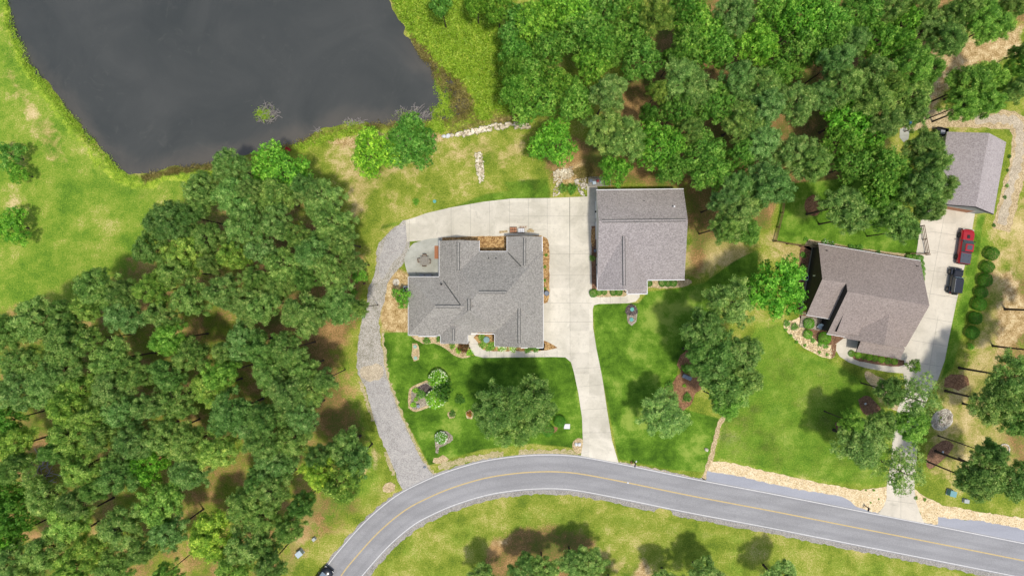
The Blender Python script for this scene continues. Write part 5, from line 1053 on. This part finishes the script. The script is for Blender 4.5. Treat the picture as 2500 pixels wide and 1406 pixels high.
def suv():
    x, y = G(786.5, 1411); root = empty('car', (x, y, .03), math.radians(52), 'dark car with pale reflecting windscreen and roof driving on the road bend', 'car')
    mb = MB(); mb.loft([sect(2.3, .6, .45, .72), sect(2.2, .82, .36, .84), sect(1.8, .92, .3, .98), sect(1.0, .94, .3, 1.06), sect(-1.6, .94, .3, 1.08), sect(-2.15, .86, .36, 1.02), sect(-2.3, .74, .45, .9)]); mb.build('body', M['blackpaint'], root, bevel=.04, smooth=True)
    c = MB(); c.loft([[(1.35, -.74, 1.02), (1.0, -.7, 1.2), (1.0, .7, 1.2), (1.35, .74, 1.02)], [(.5, -.78, 1.04), (.45, -.62, 1.5), (.45, .62, 1.5), (.5, .78, 1.04)], [(-1.5, -.78, 1.04), (-1.35, -.6, 1.5), (-1.35, .6, 1.5), (-1.5, .78, 1.04)], [(-2.05, -.7, 1.02), (-2.0, -.66, 1.12), (-2.0, .66, 1.12), (-2.05, .7, 1.02)]])
    c.build('side_windows', M['carglass'], root)
    MB().add([(1.38, -.66, 1.04), (1.38, .66, 1.04), (.5, .6, 1.515), (.5, -.6, 1.515), (1.36, -.66, 1.0), (1.36, .66, 1.0), (.5, .6, 1.47), (.5, -.6, 1.47)], [(0, 1, 2, 3), (4, 7, 6, 5), (0, 4, 5, 1), (1, 5, 6, 2), (2, 6, 7, 3), (3, 7, 4, 0)]).build('windscreen', M['carglasslight'], root)
    MB().box((-.45, 0, 1.53), (1.75, 1.18, .06), taper=.95).build('glass_roof', M['carglasslight'], root, bevel=.02)
    MB().box((.47, 0, 1.545), (.1, 1.2, .04)).build('roof_bow', M['blackpaint'], root)
    for a in (1.42, -1.42):
        for s in (-1, 1): wheel(root, a, s*.86, .34, .24)
    for s in (-1, 1): MB().box((2.18, s*.66, .74), (.2, .3, .1)).build('headlight', M['lamp'], root); MB().box((.95, s*1.02, 1.06), (.16, .2, .12)).build('side_mirror', M['blackpaint'], root, bevel=.02); MB().box((-2.22, s*.66, .88), (.1, .3, .12)).build('tail_light', M['redlens'], root)
suv()

# ------------------------------------------------------------------ small things
def disc(px, py, r, mat, label, name='septic_lid', h=.12, cat='lid'):
    x, y = G(px, py); root = empty(name, (x, y, .03), 0, label, cat); MB().cyl((0, 0, 0), r, h, 24, r2=r*.96).build('rim', M[mat], root); mb = MB().cyl((0, 0, h-.01), r*.82, .04, 24, r2=r*.78)
    for k in range(6): a = k*math.pi/3; mb.box((math.cos(a)*r*.5, math.sin(a)*r*.5, h+.04), (r*.5, .03, .03), a)
    mb.build('cover', M[mat], root); return root
disc(1543, 755, .33, 'teal', 'turquoise round lid in the black mulch, upper of the pair'); disc(1541.5, 780, .33, 'teal', 'turquoise round lid in grey gravel, lower of the pair')
disc(1013.5, 846, .3, 'lightgreenlid', 'pale green round lid in the oval tan bed, upper one'); disc(1014.5, 874, .3, 'lightgreenlid', 'pale green round lid in the oval tan bed, lower one')
disc(1061, 492, .27, 'teal', 'small green round lid on the grass above the curved driveway')
disc(1188, 829, .5, 'bluegrey', 'large blue-grey round cover in the entry shrub bed', 'round_cover', .35, 'cover')
def urn(px, py, r, h, mat, label, name='garden_urn', cat='urn'):
    x, y = G(px, py); root = empty(name, (x, y, .06), 0, label, cat); MB().cyl((0, 0, 0), r*.6, .12, 16).cyl((0, 0, .1), r*.4, h-.25, 16, r2=r*.9).build('body', M[mat], root); MB().cyl((0, 0, h-.17), r, .14, 20).build('rim', M[mat], root); MB().cyl((0, 0, h-.05), r*.8, .06, 16).build('basin', M['slate'], root); return root
urn(1334, 716, .42, .8, 'navy', 'dark blue glazed urn in the side bed of the large house'); urn(1022, 990, .25, .5, 'greybox', 'small grey round fountain at the foot of the teardrop bed', 'fountain', 'fountain')
urn(1452, 613, .3, .9, 'black', 'black iron planter against the left wall of the garage building', 'planter', 'planter')
def slab(px, py, sx, sy, h, rz, mat, label, name, cat, parts=False):
    x, y = G(px, py); root = empty(name, (x, y, .0), rz, label, cat)
    MB().box((0, 0, .05), (sx*1.15, sy*1.15, .14)).build('base', M['greybox'], root); MB().box((0, 0, .1+h/2), (sx, sy, h)).build('body', M[mat], root, bevel=.02); MB().box((0, 0, .1+h), (sx*1.06, sy*1.06, .06)).build('lid', M[mat], root, bevel=.01); return root
slab(1384, 1040, .85, .7, .06, -.02, 'white', 'pale square slab beside two dark bushes in the middle lawn', 'access_slab', 'slab')
slab(2318, 1201, .95, .85, .9, -.25, 'greenbox', 'blue-green utility box beside the rocks at the far driveway mouth', 'utility_box', 'utility box')
slab(2355, 1221, .75, .55, .45, -.15, 'greybox', 'small grey utility box right of the blue-green one', 'utility_box', 'utility box')
slab(734, 1347, .95, .8, .9, .7, 'bluebox', 'pale metal utility box at the wood edge left of the road', 'utility_box', 'utility box')
slab(768, 1314, .5, .45, .4, .7, 'greybox', 'small grey utility box just above the pale metal one', 'utility_box', 'utility box')
x, y = G(1677, 918); o = MB().box((0, 0, .45), (1.5, .65, .09)).build('slate_slab', M['slate'], bevel=.02); o.location = (x, y, 0); o.rotation_euler = (.35, 0, -.42); tag(o, 'tilted grey slate slab standing in the mulch island', 'slab')
# cooling units
def ac(px, py, rz, label):
    x, y = G(px, py); root = empty('cooling_unit', (x, y, .0), rz, label, 'air conditioner'); MB().box((0, 0, .42), (.85, .85, .8)).build('casing', M['bluebox'], root, bevel=.03); MB().cyl((0, 0, .82), .34, .03, 20).build('fan_grille', M['black'], root); MB().cyl((0, 0, .85), .1, .03, 10).build('fan_hub', M['steel'], root)
ac(1962, 678, -.16, 'pale cooling unit beside the dark side wall of the askew house'); ac(993, 705, 0, 'grey cooling unit tucked by the left wall of the large house')
# patio furniture
def patio_set():
    x, y = G(1038, 637); root = empty('patio_table', (x, y, .06), 0, 'grey square patio table in the middle of the round patio', 'table')
    mb = MB()
    for k in range(7): mb.box((-.57+k*.19, 0, .73), (.17, 1.3, .04))
    mb.build('tabletop', M['greywood'], root)
    for sx in (-.55, .55):
        for sy in (-.55, .55): MB().box((sx, sy, .35), (.07, .07, .7)).build('leg', M['greywood'], root)
    first = None; nm = ('grey patio chair above the patio table', 'grey patio chair left of the patio table', 'grey patio chair below the patio table', 'grey patio chair right of the patio table')
    for k, (dx, dy, rz) in enumerate(((0, .66, 0), (-.74, .05, math.pi/2+.1), (-.05, -.56, math.pi), (.66, -.12, -math.pi/2-.05))):
        if first is None:
            c = empty('patio_chair', (0, 0, 0)); MB().box((0, 0, .42), (.6, .55, .05)).build('seat', M['greywood'], c); b_ = MB()
            for j in range(3): b_.box((0, .28+j*.03, .58+j*.13), (.6, .04, .09))
            b_.build('backrest', M['wood'], c)
            for s in (-1, 1):
                MB().box((s*.31, .02, .62), (.06, .56, .04)).build('armrest', M['wood'], c)
                for t in (-1, 1): MB().box((s*.28, t*.24, .2), (.05, .05, .4)).build('leg', M['wood'], c)
            first = c
        else: c = copy_tree(first)
        c.location = (x+dx, y+dy, .06); c.rotation_euler = (0, 0, rz); tag(c, nm[k], 'chair', 'chairs round the patio table')
patio_set()
x, y = G(1067.5, 616); o = MB().box((0, 0, .025), (1.05, 2.05, .05)).build('door_mat', M['orangebrown']); o.location = (x+.1, y, .056); tag(o, 'long chestnut brown mat on the patio against the house wall', 'mat')
for i, (px_, w_) in enumerate(((1031, .8), (1044, .6), (1052, .55))):
    x, y = G(px_, 673.5); root = empty('covered_grill', (x, y, .056), 0, 'grey covered patio item under the eave beside the patio, %s of three' % ('left', 'middle', 'right')[i], 'grill cover'); MB().box((0, 0, .45), (w_, .55, .9), taper=.85).build('cover', M['cover'], root, bevel=.05); MB().tube([(-w_/2+.05, 0, .92), (w_/2-.05, 0, .92)], [.09, .09], 8).build('hood_ridge', M['cover'], root)
x, y = G(967, 689); o = MB().cyl((0, 0, 0), .55, .1, 20).ball((0, 0, .1), (.42, .4, .14), 10, 5, jit=.2).build('gravel_heap', M['rock']); o.location = (x, y, 0); tag(o, 'round heap of pale gravel on the bare soil left of the large house', 'gravel heap')
# pallets of pots and pavers on the driveway
def pots():
    x, y = G(1253, 561.5); root = empty('pot_pallet', (x, y, .054), 0, 'pallet of orange clay pots on the driveway behind the large house', 'pallet'); MB().box((0, 0, .07), (1.15, .95, .12)).build('pallet', M['wood'], root)
    for a in range(3):
        for b_ in range(2): MB().cyl((-.36+a*.36, -.2+b_*.4, .13), .12, .34, 12, r2=.17).build('clay_pot', M['terracotta'], root)
    x, y = G(1272.5, 563.5); root = empty('paver_pallet', (x, y, .054), .04, 'pallet of white wrapped pavers right of the clay pots', 'pallet'); MB().box((0, 0, .07), (1.1, .8, .12)).build('pallet', M['wood'], root); mb = MB()
    for a in range(3):
        for b_ in range(2): mb.box((-.34+a*.34, -.17+b_*.34, .3+random.uniform(0, .05)), (.31, .31, .36))
    mb.build('pavers', M['white'], root)
    x, y = G(1276, 554.5); root = empty('brick_row', (x, y, .054), 0, 'row of small upright bricks along the top of the white pavers', 'bricks')
    for k in range(6): MB().box((-.5+k*.2, 0, .12), (.1, .22, .24), random.uniform(-.3, .3)).build('brick', M['terracotta'] if k % 2 else M['rock'], root)
    x, y = G(1293, 563); root = empty('sand_bag_stack', (x, y, .054), 0, 'flat cream sacks lying right of the white paver pallet', 'sacks')
    for k in range(3): MB().ball((-.1+k*.25, (k % 2)*.2-.1, .08), (.36, .2, .09), 10, 6, jit=.05).build('sack', M['bedtan'], root)
    x, y = G(1229, 566); root = empty('timber_stack', (x, y, .054), .12, 'short stack of pale boards left of the clay pot pallet', 'boards')
    for k in range(3): MB().box((0, -.12+k*.12, .05+(k % 2)*.05), (1.3, .11, .05)).build('board', M['bedtan'], root)
pots()
# cluttered deck at the back of the garage building
def deck():
    x, y = G(1461, 446); root = empty('side_deck', (x, y, .055), .012, 'small cluttered timber deck at the top left corner of the garage building', 'deck'); mb = MB()
    for k in range(16): mb.box((-1.55+k*.2, 0, .35), (.18, 1.3, .05))
    mb.build('deck_boards', M['greywood'], root); MB().box((.1, .68, 1.0), (3.5, .07, .09)).build('rail', M['greywood'], root); MB().box((1.75, 0, 1.0), (.07, 1.4, .09)).build('rail', M['greywood'], root)
    for xx in (-1.6, -.5, .6, 1.7): MB().box((xx, .68, .5), (.09, .09, 1.0)).build('post', M['greywood'], root)
    for k in range(9): MB().box((.95+k*.1, .0, .62), (.04, 1.2, .5)).build('slat', M['wood'], root) if k % 2 == 0 else None
    for i, (dx, mt, nm, lb, w_) in enumerate(((-1.25, 'slate', 'storage_bin', 'dark square bin at the left end of the cluttered deck', .45), (-.75, 'slate', 'storage_bin', 'blue-grey tub next to the dark bin on the cluttered deck', .5), (-.2, 'redplastic', 'storage_bin', 'small red box on the cluttered deck', .32), (.3, 'white', 'bucket', 'white bucket in the middle of the cluttered deck', .35))):
        r_ = empty(nm, (x+dx, y+.15*(-1)**i, .44), .1*i, lb, 'bin' if nm != 'bucket' else 'bucket')
        if nm == 'bucket': MB().cyl((0, 0, 0), .15, .36, 14, r2=.19).build('body', M[mt], r_); MB().cyl((0, 0, .34), .2, .03, 14).build('lid', M['greybox'], r_)
        else: MB().box((0, 0, .2), (w_, w_*.9, .4), taper=1.05).build('body', M[mt], r_, bevel=.02); MB().box((0, 0, .42), (w_*1.1, w_, .05)).build('lid', M[mt] if i != 1 else M['bluebox'], r_, bevel=.01)
deck()
# fences
def fence(pts, label, rails=3, hp=1.2, gap=2.3, mat='wood', name='rail_fence'):
    x0, y0 = G(*pts[0]); root = empty(name, (x0, y0, 0), 0, label, 'fence')
    P = [Vector(G(*p))-Vector((x0, y0)) for p in pts]
    for a, b_ in zip(P[:-1], P[1:]):
        d = b_-a; n = max(1, round(d.length/gap)); rz = math.atan2(d.y, d.x); nn = Vector((-d.y, d.x)).normalized()*.06
        for k in range(n+1):
            if k == n and b_ is not P[-1]: continue
            q = a+d*k/n; MB().box((q.x, q.y, hp/2), (.13, .13, hp), rz).build('post', M[mat], root)
        for j in range(rails): c = (a+b_)/2+nn; MB().box((c.x, c.y, .3+j*(hp-.4)/max(1, rails-1)), (d.length, .045, .12), rz).build('rail', M[mat], root)
fence([(2246, 552), (2258, 618)], 'brown rail fence along the left edge of the far driveway'); fence([(2213, 620), (2260, 622)], 'short brown fence joining the askew house to the driveway fence')
fence([(1914, 452), (1906, 520), (1888, 590)], 'brown rail fence down the left side of the fenced back lawn'); fence([(1888, 590), (1952, 602), (1992, 600)], 'brown rail fence from the back lawn corner to the askew house')
fence([(2206, 300), (2208, 322)], 'short dark fence by the blue tarps behind the woods', 2)
# low border wall on the dark side of the askew house
def lowwall():
    a = Vector(G(1983, 606)); b_ = Vector(G(1954, 758)); c = (a+b_)/2; d = b_-a; root = empty('side_border', (c.x, c.y, 0), math.atan2(d.y, d.x), 'grey timber border running along the dark side of the askew house', 'border'); MB().box((0, 0, .15), (d.length, .2, .3)).build('timber', M['greywood'], root); MB().box((0, 0, .32), (d.length, .28, .05)).build('cap', M['greywood'], root)
lowwall()
# porch things
x, y = G(2015, 788); root = empty('porch_chair', (x, y, .26), .6, 'black and white folded chair on the small porch of the askew house', 'chair'); MB().box((0, 0, .4), (.5, .5, .06)).build('seat', M['white'], root); MB().box((0, .27, .68), (.5, .06, .5)).build('backrest', M['black'], root)
for s in (-1, 1):
    for t in (-1, 1): MB().box((s*.22, t*.22, .19), (.05, .05, .38)).build('leg', M['black'], root)
x, y = G(1998, 797); root = empty('garden_chair', (x, y, .05), -.6, 'pale blue garden chair tilted beside the porch of the askew house', 'chair'); MB().box((0, 0, .38), (.6, .55, .06)).build('seat', M['bluebox'], root); MB().box((0, .34, .7), (.6, .06, .7), tilt=-.35).build('backrest', M['bluebox'], root)
for s in (-1, 1): MB().box((s*.33, .05, .55), (.09, .7, .04)).build('armrest', M['bluebox'], root); MB().box((s*.3, -.2, .19), (.07, .07, .38)).build('leg', M['bluebox'], root)
# trailer beside the far garage
def trailer():
    x, y = G(2290, 329); root = empty('utility_trailer', (x, y, .0), -.17, 'black open utility trailer at the top left of the detached garage', 'trailer'); MB().box((0, 0, .5), (1.75, 1.7, .08)).build('bed', M['black'], root)
    for s in (-1, 1): MB().box((s*.88, 0, .85), (.06, 1.75, .6)).build('side_panel', M['black'], root); MB().box((0, s*.86, .8), (1.75, .06, .5)).build('end_panel', M['black'], root); wheel(root, 0, s*1.0, .3, .2)
    MB().box((.1, .2, .8), (.7, .6, .5)).build('load_box', M['cover'], root)
trailer()
sheet('concrete_pad', [(2197, 315), (2222, 308), (2218, 340), (2206, 348), (2196, 336)], .03, M['concrete_patio'], False)
for i, (px_, py_) in enumerate(((2184, 310), (2222, 294))):
    x, y = G(px_, py_, .6); mb = MB(); mb.ball((0, 0, .35), (.75, .5, .4), 12, 8, jit=.18); o = mb.build('blue_tarp', M['bluetarp']); o.location = (x, y, 0); o.rotation_euler = (0, 0, i*1.1+.4); tag(o, ('blue tarp bundle at the wood edge, lower left of the two', 'small blue tarp bundle at the wood edge, upper right of the two')[i], 'tarp')
# red chair by the pond
x, y = G(706, 368); root = empty('red_chair', (x, y, .0), .9, 'small red chair on the bare bank at the pond lawn', 'chair'); MB().box((0, 0, .36), (.55, .55, .06)).build('seat', M['redplastic'], root); MB().box((0, .3, .62), (.55, .06, .6), tilt=-.4).build('backrest', M['redplastic'], root)
for s in (-1, 1): MB().box((s*.3, 0, .5), (.09, .6, .04)).build('armrest', M['redplastic'], root); MB().box((s*.26, -.24, .18), (.06, .06, .36)).build('leg', M['redplastic'], root); MB().box((s*.26, .24, .18), (.06, .06, .36)).build('leg', M['redplastic'], root)
# mailboxes
def mailbox(px, py, rz, label):
    x, y = G(px, py); root = empty('mailbox', (x, y, 0), rz, label, 'mailbox'); MB().box((0, 0, .6), (.12, .12, 1.2)).build('post', M['wood'], root); MB().box((0, -.2, 1.08), (.1, .6, .08)).build('arm', M['wood'], root)
    b_ = MB(); b_.loft([[(-.1, yy, 1.13), (-.1, yy, 1.28), (-.06, yy, 1.36), (.06, yy, 1.36), (.1, yy, 1.28), (.1, yy, 1.13)] for yy in (-.5, .06)]); bo = b_.build('box', M['black'], root); MB().box((.11, -.2, 1.3), (.02, .05, .16)).build('flag', M['redplastic'], bo)
mailbox(1548, 1127, -.2, 'black mailbox on a post beside the sandy verge right of the driveway'); mailbox(2112, 1234, -.3, 'dark mailbox on a post in the tan rocks left of the far driveway')
boulder(1541, 1128, .5, 'brown stone left of the mailbox by the sandy verge', 'mulch_red'); boulder(1553, 1126, .35, 'pale stone right of the mailbox by the sandy verge', 'white')
x, y = G(2451, 1096); root = empty('fire_pit', (x, y, 0), 0, 'low round stone ring on the dry grass by the right photo edge', 'fire pit')
for k in range(16):
    a = k*math.pi/8; MB().box((math.cos(a)*.8, math.sin(a)*.8, .08), (.2, .29, .18), a).build('stone', M['rock'], root)
MB().cyl((0, 0, .0), .72, .04, 20).build('gravel_fill', M['bedtan'], root)
boulder(890, 692, .5, 'brown stump-like rock beside the gravel track under the vivid green tree', 'wood', 'stump'); x, y = G(1037, 1139); boulder(1037, 1140, .45, 'dark stone at the right edge of the gravel track mouth', 'slate')
o = MB().box((0, 0, 0), (.26, .2, .03)).build('road_reflector', M['white']); x, y = G(1533, 1178); o.location = (x, y, .035); o.rotation_euler = (0, 0, -.2); tag(o, 'white reflector patch on the yellow line of the road', 'road marker')
for t in bpy.data.objects:
    if t.parent is None and t.type in ('MESH', 'EMPTY') and not t.get('kind') and not t.get('category') and t.get('label'): t['category'] = 'tree'
